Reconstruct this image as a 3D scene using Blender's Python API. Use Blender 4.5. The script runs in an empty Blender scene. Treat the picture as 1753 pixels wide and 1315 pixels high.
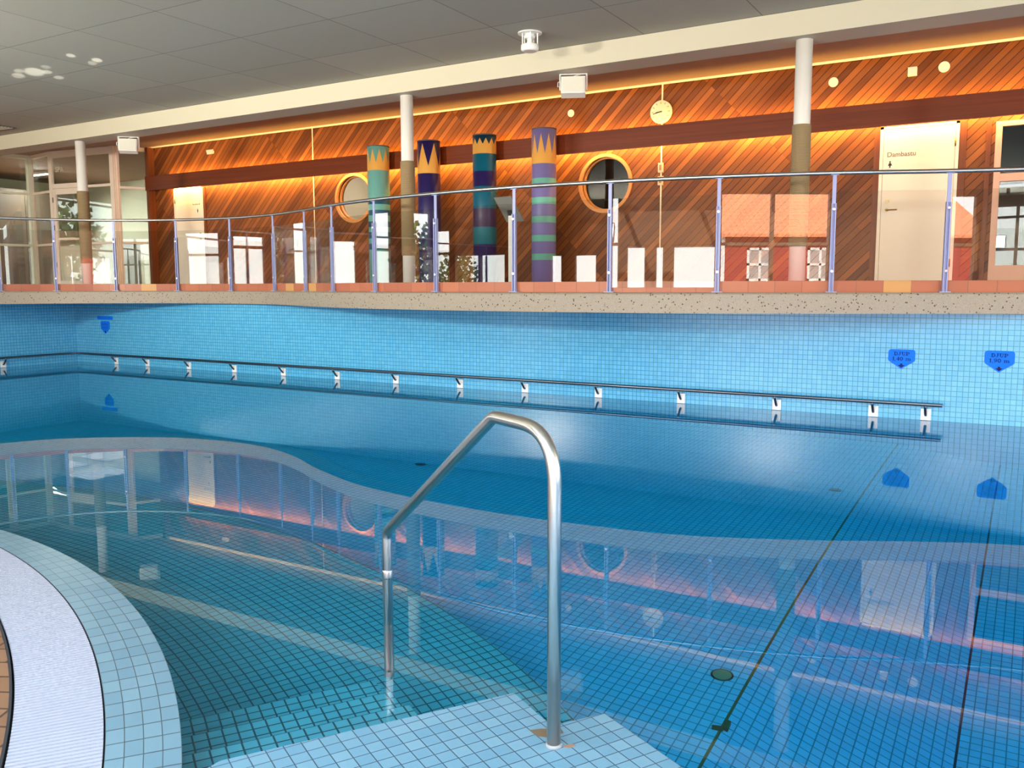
import bpy, bmesh, math, random
from math import sin, cos, pi, radians, sqrt, atan2, hypot
from mathutils import Vector, Matrix

random.seed(7)
S = bpy.context.scene
COL = S.collection

# ------------------------------------------------------------------ camera
# world axes: X runs along the timber wall, Y towards it, Z = 0 is the water
cam_d = bpy.data.cameras.new('camera')
cam = bpy.data.objects.new('camera', cam_d)
COL.objects.link(cam)
cam_d.sensor_fit = 'HORIZONTAL'
cam_d.sensor_width = 36.0
cam_d.lens = 1500.9 / 1753 * 36.0
cam_d.clip_start = 0.05
cam_d.clip_end = 400
cam.matrix_world = (Matrix.Translation((0, 0, 1.32)) @ Matrix.Rotation(radians(30.733), 4, 'Z')
                    @ Matrix.Rotation(radians(90 - 6.394), 4, 'X') @ Matrix.Rotation(radians(-0.1174), 4, 'Z'))
S.camera = cam

# ------------------------------------------------------------------ exposure, sampling hints
vs = S.view_settings
vs.view_transform = 'Standard'
vs.look = 'None'
vs.gamma = 1.0
vs.use_curve_mapping = False
vs.exposure = 0.45
cy = S.cycles
cy.max_bounces = 12
cy.diffuse_bounces = 5
cy.glossy_bounces = 6
cy.transmission_bounces = 10
cy.transparent_max_bounces = 16
cy.sample_clamp_indirect = 6.0
cy.sample_clamp_direct = 30.0
cy.caustics_reflective = True
cy.caustics_refractive = True
cy.blur_glossy = 0.3


def lin(r, g, b):
    f = lambda c: (c / 255 / 12.92) if c / 255 <= 0.04045 else ((c / 255 + 0.055) / 1.055) ** 2.4
    return (f(r), f(g), f(b), 1.0)


# ------------------------------------------------------------------ world
W = bpy.data.worlds.new('sky')
S.world = W
W.use_nodes = True
wn, wl = W.node_tree.nodes, W.node_tree.links
bg = wn['Background']
tc = wn.new('ShaderNodeTexCoord')
sep = wn.new('ShaderNodeSeparateXYZ')
wl.new(tc.outputs['Generated'], sep.inputs[0])
rmp = wn.new('ShaderNodeValToRGB')
rmp.color_ramp.elements[0].position = 0.0
rmp.color_ramp.elements[0].color = (1.0, 0.98, 0.93, 1)
rmp.color_ramp.elements[1].position = 0.6
rmp.color_ramp.elements[1].color = (0.62, 0.80, 1.0, 1)
wl.new(sep.outputs['Z'], rmp.inputs[0])
wl.new(rmp.outputs[0], bg.inputs['Color'])
bg.inputs['Strength'].default_value = 7.4


def area_light(name, loc, direction, sx, sy, power, color, portal=False, spread=180):
    l = bpy.data.lights.new(name, 'AREA')
    l.shape = 'RECTANGLE'
    l.size, l.size_y = sx, sy
    l.energy = power
    l.color = color
    l.spread = radians(spread)
    if portal:
        l.cycles.is_portal = True
    o = bpy.data.objects.new(name, l)
    o.location = loc
    d = Vector(direction).normalized()
    z = -d
    up = Vector((0, 0, 1)) if abs(d.z) < 0.9 else Vector((0, 1, 0))
    x = up.cross(z).normalized()
    y = z.cross(x)
    o.matrix_world = Matrix.Translation(loc) @ Matrix((x, y, z)).transposed().to_4x4()
    COL.objects.link(o)
    return o


# daylight through the glazed facades behind, left and right of the photographer
area_light('portal_back', (-5.5, -6.15, 1.95), (0, 1, 0), 29.5, 3.5, 1, (1, 1, 1), True)
area_light('portal_left', (-20.6, 0.5, 1.95), (1, 0, 0), 13.5, 3.5, 1, (1, 1, 1), True)
area_light('portal_right', (9.15, 2.8, 1.95), (-1, 0, 0), 18.0, 3.5, 1, (1, 1, 1), True)
area_light('portal_roof', (0.75, -2.85, 4.25), (0, 0, -1), 15.5, 4.3, 1, (1, 1, 1), True)  # daylight through the added roof light
sun_l = bpy.data.lights.new('sun', 'SUN')
sun_l.energy = 26.0
sun_l.angle = radians(1.0)
sun_l.color = (1.0, 0.93, 0.82)
sun = bpy.data.objects.new('sun', sun_l)
sun.rotation_euler = Vector((0.25, -0.75, -0.62)).to_track_quat('-Z', 'Y').to_euler()   # over the timber wall, onto the houses
COL.objects.link(sun)
WARM = (1.0, 0.56, 0.14)
GLINT_W = 3400   # watts of a spot that imitates a sun glint
FILL_W = 130      # watts of each added fill floodlight
# concealed LED strips of the timber wall: two behind the wooden pelmet, one in the ceiling slot
area_light('led_pelmet_up', (-4.55, 12.43, 3.60), (0, 0.7, 1), 22.6, 0.05, 125, (1.0, 0.54, 0.11))
area_light('led_pelmet_down', (-4.55, 12.43, 3.40), (0, 0.6, -1), 22.6, 0.05, 210, WARM)
area_light('led_ceiling_slot', (-4.8, 12.44, 4.50), (0, 1, -0.35), 23.0, 0.06, 110, (1.0, 0.66, 0.30))

# small spot lamps standing in for sunlight the water throws onto the ceiling
for tx_, ty_, size_, pw_ in ((-11.45, 6.80, 1.0, 1.0), (-11.08, 6.79, 1.6, 1.3), (-10.95, 6.88, 0.8, 1.0), (-11.20, 6.66, 0.7, 0.8), (-11.10, 7.13, 0.8, 0.9),
                             (-9.94, 6.55, 0.6, 0.9), (-10.05, 6.90, 0.5, 0.6), (-9.87, 6.84, 0.9, 1.1), (-10.72, 6.72, 0.5, 0.5)):
    sl = bpy.data.lights.new('glint_spot', 'SPOT')
    sl.energy = GLINT_W * pw_
    sl.color = (1.0, 0.97, 0.90)
    sl.spot_size = radians(size_ * 1.25)
    sl.spot_blend = 0.7
    sl.shadow_soft_size = 0.01
    so = bpy.data.objects.new('glint_spot', sl)
    so.location = (-5.2, 3.0, 0.06)
    so.rotation_euler = (Vector((tx_, ty_, 4.03)) - Vector(so.location)).to_track_quat('-Z', 'Y').to_euler()
    COL.objects.link(so)

# ------------------------------------------------------------------ materials
MATS = {}


def mat(name, rgb, rough=0.5, metal=0.0, spec=0.5, coat=0.0):
    if name in MATS:
        return MATS[name]
    m = bpy.data.materials.new(name)
    m.use_nodes = True
    b = m.node_tree.nodes['Principled BSDF']
    b.inputs['Base Color'].default_value = lin(*rgb)
    b.inputs['Roughness'].default_value = rough
    b.inputs['Metallic'].default_value = metal
    b.inputs['Specular IOR Level'].default_value = spec
    b.inputs['Coat Weight'].default_value = coat
    MATS[name] = m
    return m


class N:
    """small node-graph helper"""
    def __init__(self, m):
        self.t = m.node_tree
        self.b = self.t.nodes.get('Principled BSDF')

    def new(self, k, **kw):
        n = self.t.nodes.new(k)
        for a, v in kw.items():
            setattr(n, a, v)
        return n

    def link(self, a, b):
        self.t.links.new(a, b)

    def math(self, op, a, b=None, c=None):
        n = self.new('ShaderNodeMath', operation=op)
        for i, v in enumerate((a, b, c)):
            if v is None:
                continue
            if isinstance(v, (int, float)):
                n.inputs[i].default_value = v
            else:
                self.link(v, n.inputs[i])
        return n.outputs[0]

    def mix(self, fac, a, b, blend='MIX'):
        n = self.new('ShaderNodeMix', data_type='RGBA', blend_type=blend)
        for i, v in ((0, fac), (6, a), (7, b)):
            if isinstance(v, (int, float)):
                n.inputs[i].default_value = v
            elif isinstance(v, tuple):
                n.inputs[i].default_value = v
            else:
                self.link(v, n.inputs[i])
        return n.outputs[2]

    def noise(self, vec, scale, detail=3, rough=0.5):
        n = self.new('ShaderNodeTexNoise')
        n.inputs['Scale'].default_value = scale
        n.inputs['Detail'].default_value = detail
        n.inputs['Roughness'].default_value = rough
        if vec is not None:
            self.link(vec, n.inputs['Vector'])
        return n.outputs[0]

    def bump(self, h, strength, dist):
        n = self.new('ShaderNodeBump')
        n.inputs['Strength'].default_value = strength
        n.inputs['Distance'].default_value = dist
        self.link(h, n.inputs['Height'])
        self.link(n.outputs[0], self.b.inputs['Normal'])


def tile_mat(name, c1, c2, grout, w=0.05, h=0.05, mortar=0.0022, rough=0.2, offset=0.0, lines=False, bump=0.25):
    m = mat(name, c1, rough)
    g = N(m)
    uv = g.new('ShaderNodeTexCoord')
    br = g.new('ShaderNodeTexBrick')
    br.offset = offset
    br.squash = 1.0
    br.inputs['Color1'].default_value = lin(*c1)
    br.inputs['Color2'].default_value = lin(*c2)
    br.inputs['Mortar'].default_value = lin(*grout)
    br.inputs['Scale'].default_value = 1.0
    br.inputs['Mortar Size'].default_value = mortar
    br.inputs['Mortar Smooth'].default_value = 0.1
    br.inputs['Bias'].default_value = 0.0
    br.inputs['Brick Width'].default_value = w
    br.inputs['Row Height'].default_value = h
    g.link(uv.outputs['UV'], br.inputs['Vector'])
    col = br.outputs['Color']
    if lines:   # two broad movement joints across the pool floor
        s = g.new('ShaderNodeSeparateXYZ')
        g.link(uv.outputs['UV'], s.inputs[0])
        d1 = g.math('LESS_THAN', g.math('ABSOLUTE', g.math('ADD', s.outputs[0], 0.20)), 0.006)
        d2 = g.math('LESS_THAN', g.math('ABSOLUTE', g.math('ADD', s.outputs[0], 1.10)), 0.007)
        col = g.mix(d1, col, lin(22, 44, 66))
        col = g.mix(d2, col, lin(96, 92, 60))
    g.link(col, g.b.inputs['Base Color'])
    inv = g.math('SUBTRACT', 1.0, br.outputs['Fac'])
    g.bump(inv, bump, 0.002)
    return m


M_POOLWALL = tile_mat('pool_wall_mosaic', (98, 184, 226), (86, 174, 220), (40, 124, 150), mortar=0.0028)
M_POOLFLOOR = tile_mat('pool_floor_mosaic', (120, 198, 236), (106, 188, 230), (58, 124, 154), mortar=0.0030, lines=True)
M_BENCH = tile_mat('bench_mosaic', (94, 178, 200), (84, 168, 192), (36, 84, 96), w=0.0475, h=0.0475, mortar=0.0032)
M_EDGE = tile_mat('edge_mosaic', (110, 150, 176), (98, 140, 170), (84, 104, 112), mortar=0.0022, rough=0.32)
M_PLAT = tile_mat('platform_mosaic', (116, 156, 174), (102, 146, 168), (60, 82, 98), mortar=0.0018, rough=0.35)
M_DECK = tile_mat('quarry_tile', (176, 112, 80), (160, 96, 66), (110, 88, 74), w=0.2, h=0.1, mortar=0.004, rough=0.45, offset=0.5)
M_KERB = tile_mat('kerb_tile', (176, 104, 70), (164, 92, 62), (130, 84, 62), w=0.25, h=0.2, mortar=0.003, rough=0.4)
gk = N(M_KERB)                       # a few ochre tiles among the orange ones
uvk = gk.new('ShaderNodeTexCoord')
sk = gk.new('ShaderNodeSeparateXYZ')
gk.link(uvk.outputs['UV'], sk.inputs[0])
wk = gk.new('ShaderNodeTexWhiteNoise', noise_dimensions='1D')
gk.link(gk.math('FLOOR', gk.math('DIVIDE', sk.outputs[0], 0.25)), wk.inputs['W'])
base_k = gk.b.inputs['Base Color'].links[0].from_socket
gk.link(gk.mix(gk.math('GREATER_THAN', wk.outputs['Value'], 0.88), base_k, lin(196, 146, 84)), gk.b.inputs['Base Color'])
M_NEAR = tile_mat('near_deck_tile', (142, 104, 76), (126, 90, 64), (70, 50, 40), w=0.22, h=0.11, mortar=0.005, rough=0.45, offset=0.5)

# diagonal cedar boarding
M_WOOD = mat('cedar_boarding', (150, 78, 38), 0.5, 0.0, 0.25)
g = N(M_WOOD)
tcn = g.new('ShaderNodeTexCoord')
sx = g.new('ShaderNodeSeparateXYZ')
g.link(tcn.outputs['Object'], sx.inputs[0])
perp = g.math('MULTIPLY', g.math('SUBTRACT', sx.outputs[0], sx.outputs[2]), 0.7071)
along = g.math('MULTIPLY', g.math('ADD', sx.outputs[0], sx.outputs[2]), 0.7071)
bt = g.math('DIVIDE', perp, 0.085)
bid = g.math('FLOOR', bt)
bfr = g.math('SUBTRACT', bt, bid)
wnn = g.new('ShaderNodeTexWhiteNoise', noise_dimensions='2D')
cv = g.new('ShaderNodeCombineXYZ')
g.link(bid, cv.inputs[0])
g.link(g.math('FLOOR', g.math('DIVIDE', along, 3.1)), cv.inputs[1])
g.link(cv.outputs[0], wnn.inputs['Vector'])
cr = g.new('ShaderNodeValToRGB')
e = cr.color_ramp.elements
e[0].position, e[0].color = 0.0, lin(64, 30, 9)
e[1].position, e[1].color = 1.0, lin(164, 96, 42)
q = e.new(0.25); q.color = lin(100, 52, 16)
q = e.new(0.75); q.color = lin(128, 74, 24)
g.link(wnn.outputs['Value'], cr.inputs[0])
gv = g.new('ShaderNodeCombineXYZ')
g.link(g.math('MULTIPLY', perp, 60.0), gv.inputs[0])
g.link(g.math('MULTIPLY', along, 1.6), gv.inputs[1])
grain = g.noise(gv.outputs[0], 1.0, 4)
colr = g.mix(0.35, cr.outputs[0], g.mix(grain, lin(80, 34, 12), lin(164, 96, 42)))
groove = g.math('LESS_THAN', bfr, 0.09)
colr = g.mix(groove, colr, lin(34, 12, 6))
g.link(colr, g.b.inputs['Base Color'])
hgt = g.math('SUBTRACT', 1.0, groove)
g.bump(hgt, 0.5, 0.006)


def plank_mat(name, c1, c2, axis=0, rough=0.45):
    m = mat(name, c1, rough)
    g = N(m)
    t = g.new('ShaderNodeTexCoord')
    mp = g.new('ShaderNodeMapping')
    sc = [26, 26, 26]
    sc[axis] = 0.5
    mp.inputs['Scale'].default_value = sc
    g.link(t.outputs['Object'], mp.inputs['Vector'])
    n = g.noise(mp.outputs[0], 1.0, 4, 0.6)
    g.link(g.mix(n, lin(*c1), lin(*c2)), g.b.inputs['Base Color'])
    g.b.inputs['Specular IOR Level'].default_value = 0.25
    return m


M_PELMET = plank_mat('pelmet_wood', (78, 26, 8), (132, 60, 22))
M_WOODTRIM = plank_mat('trim_wood', (88, 42, 20), (134, 74, 38), axis=2)

# terrazzo rim
M_TERR = mat('terrazzo', (176, 166, 150), 0.55)
g = N(M_TERR)
t = g.new('ShaderNodeTexCoord')
vo = g.new('ShaderNodeTexVoronoi')
vo.inputs['Scale'].default_value = 34
g.link(t.outputs['Object'], vo.inputs['Vector'])
sp = g.math('LESS_THAN', vo.outputs['Distance'], 0.25)
sn = g.math('GREATER_THAN', g.noise(t.outputs['Object'], 22, 2), 0.50)
spk = g.math('MULTIPLY', sp, sn)
basec = g.mix(g.noise(t.outputs['Object'], 90, 2), lin(132, 122, 106), lin(172, 160, 142))
g.link(g.mix(spk, basec, lin(70, 58, 48)), g.b.inputs['Base Color'])

# ceiling panels
M_CEIL = mat('ceiling_panel', (172, 172, 166), 0.85)
g = N(M_CEIL)
t = g.new('ShaderNodeTexCoord')
mp = g.new('ShaderNodeMapping')
mp.inputs['Location'].default_value = (3.81 + 1.28 * 20, -5.97 + 1.085 * 20, 0)
g.link(t.outputs['Object'], mp.inputs['Vector'])
br = g.new('ShaderNodeTexBrick')
br.offset = 0
br.squash = 1
for k, v in (('Color1', lin(174, 171, 158)), ('Color2', lin(164, 161, 149)), ('Mortar', lin(120, 118, 112))):
    br.inputs[k].default_value = v
br.inputs['Scale'].default_value = 1
br.inputs['Mortar Size'].default_value = 0.006
br.inputs['Brick Width'].default_value = 1.28
br.inputs['Row Height'].default_value = 1.085
g.link(mp.outputs[0], br.inputs['Vector'])
g.link(br.outputs['Color'], g.b.inputs['Base Color'])

M_FASCIA = mat('cream_paint', (200, 193, 170), 0.5)
M_BEAMSIDE = mat('beam_underside_paint', (190, 186, 172), 0.6)
M_WHITE = mat('white_paint', (236, 234, 228), 0.4)
M_CREAMDOOR = mat('door_paint', (236, 226, 206), 0.4)
M_ROPE = mat('rope_wrap', (160, 138, 100), 0.9)
g = N(M_ROPE)
t = g.new('ShaderNodeTexCoord')
s = g.new('ShaderNodeSeparateXYZ')
g.link(t.outputs['Object'], s.inputs[0])
fr = g.math('PINGPONG', g.math('MULTIPLY', s.outputs[2], 170.0), 1.0)
g.link(g.mix(fr, lin(130, 110, 78), lin(166, 145, 108)), g.b.inputs['Base Color'])
g.bump(fr, 0.6, 0.006)
M_STEEL = mat('brushed_steel', (205, 203, 200), 0.28, 1.0)
M_STEELDARK = mat('steel_rail', (112, 118, 126), 0.32, 1.0)
M_BLUEPOST = mat('lavender_blue_paint', (150, 160, 204), 0.4)
M_PLASTIC = mat('white_plastic', (238, 238, 234), 0.35)
M_GRATE = mat('grating_plastic', (168, 171, 184), 0.6, 0.0, 0.2)
M_GUTTER = mat('gutter_dark', (40, 42, 46), 0.9)
M_SIGN = mat('sign_blue', (0, 112, 232), 0.6, 0.0, 0.2)
M_SIGNTXT = mat('sign_lettering', (2, 22, 96), 0.6, 0.0, 0.2)
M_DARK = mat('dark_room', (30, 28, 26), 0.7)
M_BLACK = mat('black_ink', (36, 32, 30), 0.6)
M_GREYTXT = mat('grey_lettering', (120, 104, 92), 0.6)
M_FRAME = mat('frame_paint', (244, 226, 208), 0.45)
M_FRAMEG = mat('frame_paint_pale_green', (236, 238, 216), 0.45)
M_GREY = mat('grey_panel', (130, 136, 132), 0.45)
M_PIPE = mat('conduit_paint', (240, 226, 190), 0.5)
M_BRASS = mat('worn_brass', (150, 130, 96), 0.35, 1.0)
M_WALLPALE = mat('pale_wall_paint', (214, 216, 196), 0.7)
M_CONC = mat('soffit_paint', (120, 150, 165), 0.7)
M_HOLE = mat('mortar_bed', (110, 92, 70), 0.9)
M_RUST = mat('rust_stain', (150, 120, 104), 0.8)
M_OLIVE = mat('olive_bracket', (66, 76, 48), 0.6)


def glass_mat(name, tint, f0=0.05, rough=0.0):
    """clear pane: see-through sheet plus a Schlick mirror reflection"""
    m = bpy.data.materials.new(name)
    m.use_nodes = True
    t = m.node_tree
    t.nodes.remove(t.nodes['Principled BSDF'])
    g = N(m)
    out = t.nodes['Material Output']
    tr = g.new('ShaderNodeBsdfTransparent')
    tr.inputs[0].default_value = tint
    gl = g.new('ShaderNodeBsdfGlossy')
    gl.inputs['Roughness'].default_value = rough
    lw = g.new('ShaderNodeLayerWeight')
    lw.inputs['Blend'].default_value = 0.5
    p5 = g.math('POWER', lw.outputs['Facing'], 5.0)
    fac = g.math('MULTIPLY_ADD', p5, 1.0 - f0, f0)
    mx = g.new('ShaderNodeMixShader')
    g.link(fac, mx.inputs[0])
    g.link(tr.outputs[0], mx.inputs[1])
    g.link(gl.outputs[0], mx.inputs[2])
    g.link(mx.outputs[0], out.inputs['Surface'])
    return m


M_GLASS = glass_mat('clear_glass', (0.94, 0.96, 0.95, 1), 0.062)
M_GLASSG = glass_mat('greenish_glass', (0.90, 0.95, 0.92, 1), 0.05)

# water
M_WATER = bpy.data.materials.new('pool_water')
M_WATER.use_nodes = True
t = M_WATER.node_tree
t.nodes.remove(t.nodes['Principled BSDF'])
g = N(M_WATER)
gb = g.new('ShaderNodeBsdfGlass')
gb.inputs['IOR'].default_value = 1.33
gb.inputs['Roughness'].default_value = 0.0
tcw = g.new('ShaderNodeTexCoord')
nz = g.noise(tcw.outputs['Object'], 2.2, 2)
bm_ = g.new('ShaderNodeBump')
bm_.inputs['Strength'].default_value = 0.0015
bm_.inputs['Distance'].default_value = 0.02
g.link(nz, bm_.inputs['Height'])
g.link(bm_.outputs[0], gb.inputs['Normal'])
g.link(gb.outputs[0], t.nodes['Material Output'].inputs['Surface'])
va = g.new('ShaderNodeVolumeAbsorption')
va.inputs['Color'].default_value = (0.0, 0.90, 0.97, 1)
va.inputs['Density'].default_value = 0.9
g.link(va.outputs[0], t.nodes['Material Output'].inputs['Volume'])


# ------------------------------------------------------------------ mesh helpers
class MB:
    """collects shapes (with metric UVs) and links them as ONE mesh object"""
    def __init__(self):
        self.v, self.f, self.uv, self.mi, self.sm = [], [], [], [], []

    def face(self, pts, uvs=None, mi=0, smooth=False):
        i = len(self.v)
        self.v += [tuple(p) for p in pts]
        self.f.append(tuple(range(i, i + len(pts))))
        self.uv.append(uvs)
        self.mi.append(mi)
        self.sm.append(smooth)

    def box(self, c, d, rot=None, mi=0):
        """box centred at c with full sizes d; rot = 3x3 matrix or z angle"""
        if rot is None:
            R = Matrix.Identity(3)
        elif isinstance(rot, (int, float)):
            R = Matrix.Rotation(rot, 3, 'Z')
        else:
            R = rot
        c = Vector(c)
        hx, hy, hz = d[0] / 2, d[1] / 2, d[2] / 2
        P = [c + R @ Vector((x * hx, y * hy, z * hz)) for x in (-1, 1) for y in (-1, 1) for z in (-1, 1)]
        for q in ((0, 1, 3, 2), (4, 6, 7, 5), (0, 4, 5, 1), (2, 3, 7, 6), (0, 2, 6, 4), (1, 5, 7, 3)):
            self.face([P[k] for k in q], None, mi)

    def span(self, a, b, mi=0):
        self.box([(a[i] + b[i]) / 2 for i in range(3)], [abs(b[i] - a[i]) for i in range(3)], None, mi)

    def bar(self, a, b, w, h, mi=0):
        """rectangular bar from a to b"""
        a, b = Vector(a), Vector(b)
        z = (b - a)
        L = z.length
        z.normalize()
        up = Vector((0, 0, 1)) if abs(z.z) < 0.95 else Vector((1, 0, 0))
        x = up.cross(z).normalized()
        y = z.cross(x)
        self.box((a + b) / 2, (w, h, L), Matrix((x, y, z)).transposed(), mi)

    def tube(self, pts, r, n=12, mi=0, cap=True):
        pts = [Vector(p) for p in pts]
        rs = r if isinstance(r, (list, tuple)) else [r] * len(pts)
        rings = []
        prev = None
        for k, p in enumerate(pts):
            d = (pts[min(k + 1, len(pts) - 1)] - pts[max(k - 1, 0)]).normalized()
            if prev is None:
                up = Vector((0, 0, 1)) if abs(d.z) < 0.9 else Vector((1, 0, 0))
                x = up.cross(d).normalized()
            else:
                x = (prev - d * prev.dot(d)).normalized()
            prev = x
            y = d.cross(x)
            rings.append([p + (x * cos(2 * pi * j / n) + y * sin(2 * pi * j / n)) * rs[k] for j in range(n)])
        base = len(self.v)
        for rg in rings:
            self.v += [tuple(p) for p in rg]
        for k in range(len(rings) - 1):
            for j in range(n):
                a = base + k * n + j
                b = base + k * n + (j + 1) % n
                self.f.append((a, b, b + n, a + n))
                self.uv.append(None); self.mi.append(mi); self.sm.append(True)
        if cap:
            self.f.append(tuple(base + j for j in reversed(range(n))))
            self.f.append(tuple(base + (len(rings) - 1) * n + j for j in range(n)))
            self.uv += [None, None]; self.mi += [mi, mi]; self.sm += [False, False]

    def cyl(self, c, r, z0, z1, n=32, mi=0):
        self.tube([(c[0], c[1], z0), (c[0], c[1], z1)], r, n, mi)

    def disc_y(self, c, r, thick, n=28, mi=0):
        """disc facing -Y"""
        self.tube([c, (c[0], c[1] - thick, c[2])], r, n, mi)

    def prism(self, poly, z0, z1, mi_top=0, mi_side=0, mi_bot=None, uv_xy=True):
        """vertical prism over a counter-clockwise polygon"""
        tp = [(x, y, z1) for x, y in poly]
        bt = [(x, y, z0) for x, y in poly]
        self.face(tp, [(x, y) for x, y in poly], mi_top)
        self.face(bt[::-1], [(x, y) for x, y in poly][::-1], mi_side if mi_bot is None else mi_bot)
        s = 0
        n = len(poly)
        for i in range(n):
            j = (i + 1) % n
            L = hypot(poly[j][0] - poly[i][0], poly[j][1] - poly[i][1])
            self.face([bt[i], bt[j], tp[j], tp[i]], [(s, z0), (s + L, z0), (s + L, z1), (s, z1)], mi_side)
            s += L

    def build(self, name, mats, parent=None, bevel=0.0, loc=None):
        me = bpy.data.meshes.new(name)
        vs_ = self.v
        if loc is not None:
            vs_ = [(x - loc[0], y - loc[1], z - loc[2]) for x, y, z in self.v]
        me.from_pydata(vs_, [], self.f)
        uvl = me.uv_layers.new(name='uv')
        k = 0
        for fi, f in enumerate(self.f):
            u = self.uv[fi]
            for j, vi in enumerate(f):
                if u is not None:
                    uvl.data[k].uv = u[j]
                else:
                    uvl.data[k].uv = (vs_[vi][0], vs_[vi][1] + vs_[vi][2])
                k += 1
        for fi, p in enumerate(me.polygons):
            p.material_index = self.mi[fi]
            p.use_smooth = self.sm[fi]
        for m in (mats if isinstance(mats, (list, tuple)) else [mats]):
            me.materials.append(m)
        o = bpy.data.objects.new(name, me)
        COL.objects.link(o)
        if loc is not None:
            o.location = loc
        if parent is not None:
            o.parent = parent
        if bevel:
            b = o.modifiers.new('bevel', 'BEVEL')
            b.width = bevel
            b.segments = 2
            b.limit_method = 'ANGLE'
        return o


def tag(o, label, cat, group=None, kind=None):
    o['label'] = label
    o['category'] = cat
    if group:
        o['group'] = group
    if kind:
        o['kind'] = kind
    return o


def struct(o, label=None):
    o['kind'] = 'structure'
    if label:
        o['label'] = label
    return o


def empty(name, loc, label, cat, group=None):
    o = bpy.data.objects.new(name, None)
    o.empty_display_size = 0.1
    o.location = loc
    COL.objects.link(o)
    tag(o, label, cat, group)
    return o


def part(mb, name, mats, root, bevel=0.0, label=None):
    """mesh given in world coordinates, parented to an unrotated empty (or a part of it)"""
    off = Vector(root.location)
    p = root.parent
    while p is not None:
        off += Vector(p.location)
        p = p.parent
    mb2 = MB()
    mb2.v = [(x - off.x, y - off.y, z - off.z) for x, y, z in mb.v]
    mb2.f, mb2.uv, mb2.mi, mb2.sm = mb.f, mb.uv, mb.mi, mb.sm
    o = mb2.build(name, mats, root, bevel)
    if label:
        o['label'] = label
    return o


def catmull(P, n=8):
    out = []
    for i in range(len(P) - 1):
        p0, p1, p2, p3 = P[max(i - 1, 0)], P[i], P[i + 1], P[min(i + 2, len(P) - 1)]
        for k in range(n):
            t = k / n
            out.append(tuple(0.5 * (2 * p1[a] + (p2[a] - p0[a]) * t + (2 * p0[a] - 5 * p1[a] + 4 * p2[a] - p3[a]) * t * t
                                    + (3 * p1[a] - p0[a] - 3 * p2[a] + p3[a]) * t ** 3) for a in range(2)))
    out.append(tuple(P[-1]))
    return out


def text_mesh(name, body, size, parent, loc, rot, material, align='LEFT', bold=0.0, extrude=0.001):
    """lettering turned into a thin mesh"""
    cu = bpy.data.curves.new(name, 'FONT')
    cu.body = body
    cu.size = size
    cu.offset = bold
    cu.extrude = extrude
    cu.align_x = align
    tmp = bpy.data.objects.new(name + '_tmp', cu)
    COL.objects.link(tmp)
    dg = bpy.context.evaluated_depsgraph_get()
    me = bpy.data.meshes.new_from_object(tmp.evaluated_get(dg))
    bpy.data.objects.remove(tmp)
    me.materials.clear()
    me.materials.append(material)
    o = bpy.data.objects.new(name, me)
    COL.objects.link(o)
    o.parent = parent
    o.location = loc
    o.rotation_euler = rot
    return o


# slab-serif glyphs for the depth signs: strokes (polyline, width) on a 1-high grid
def arc(cx, cz, rx, rz, a0, a1, n=10):
    return [(cx + rx * cos(radians(a0 + (a1 - a0) * i / n)), cz + rz * sin(radians(a0 + (a1 - a0) * i / n))) for i in range(n + 1)]


TK, TN = 0.21, 0.10
GLY = {
    'D': (0.92, [([(0.24, 0), (0.24, 1)], TK), ([(0, 0.05), (0.45, 0.05)], TN), ([(0, 0.95), (0.45, 0.95)], TN), (arc(0.40, 0.5, 0.36, 0.44, -90, 90), 0.17)]),
    'J': (0.72, [([(0.44, 0.3), (0.44, 1)], TK), ([(0.2, 0.95), (0.68, 0.95)], TN), (arc(0.24, 0.28, 0.20, 0.24, 0, -170), 0.12)]),
    'U': (1.0, [([(0.26, 0.35), (0.26, 1)], TK), ([(0.76, 0.35), (0.76, 1)], TN), ([(0.02, 0.95), (0.5, 0.95)], TN), ([(0.58, 0.95), (0.96, 0.95)], TN), (arc(0.51, 0.36, 0.25, 0.32, 180, 360), 0.13)]),
    'P': (0.85, [([(0.24, 0), (0.24, 1)], TK), ([(0, 0.05), (0.48, 0.05)], TN), ([(0, 0.95), (0.45, 0.95)], TN), (arc(0.42, 0.70, 0.32, 0.25, -90, 90), 0.15)]),
    '1': (0.62, [([(0.32, 0), (0.32, 1)], TK), ([(0.06, 0.05), (0.58, 0.05)], TN), ([(0.08, 0.76), (0.32, 0.96)], TN)]),
    ',': (0.34, [([(0.14, 0.08), (0.18, -0.02), (0.10, -0.18)], 0.13)]),
    '4': (0.82, [([(0.54, 0), (0.54, 1)], TK), ([(0.36, 0.05), (0.74, 0.05)], TN), ([(0.54, 0.97), (0.06, 0.34)], TN), ([(0.04, 0.32), (0.78, 0.32)], 0.12)]),
    '9': (0.80, [(arc(0.38, 0.68, 0.26, 0.27, 0, 360, 16), 0.15), ([(0.64, 0.68), (0.60, 0.3), (0.40, 0.06), (0.14, 0.07)], 0.14)]),
    '0': (0.84, [(arc(0.40, 0.5, 0.28, 0.44, 0, 360, 18), 0.17)]),
    'm': (1.3, [([(0.22, 0), (0.22, 0.66)], 0.18), ([(0.64, 0), (0.64, 0.5)], 0.18), ([(1.06, 0), (1.06, 0.5)], 0.18), (arc(0.43, 0.46, 0.21, 0.17, 180, 0), 0.10), (arc(0.85, 0.46, 0.21, 0.17, 180, 0), 0.10),
                ([(0.04, 0.04), (0.40, 0.04)], 0.08), ([(0.48, 0.04), (0.80, 0.04)], 0.08), ([(0.90, 0.04), (1.24, 0.04)], 0.08), ([(0.04, 0.62), (0.22, 0.62)], 0.08)]),
    ' ': (0.5, []),
}


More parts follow.
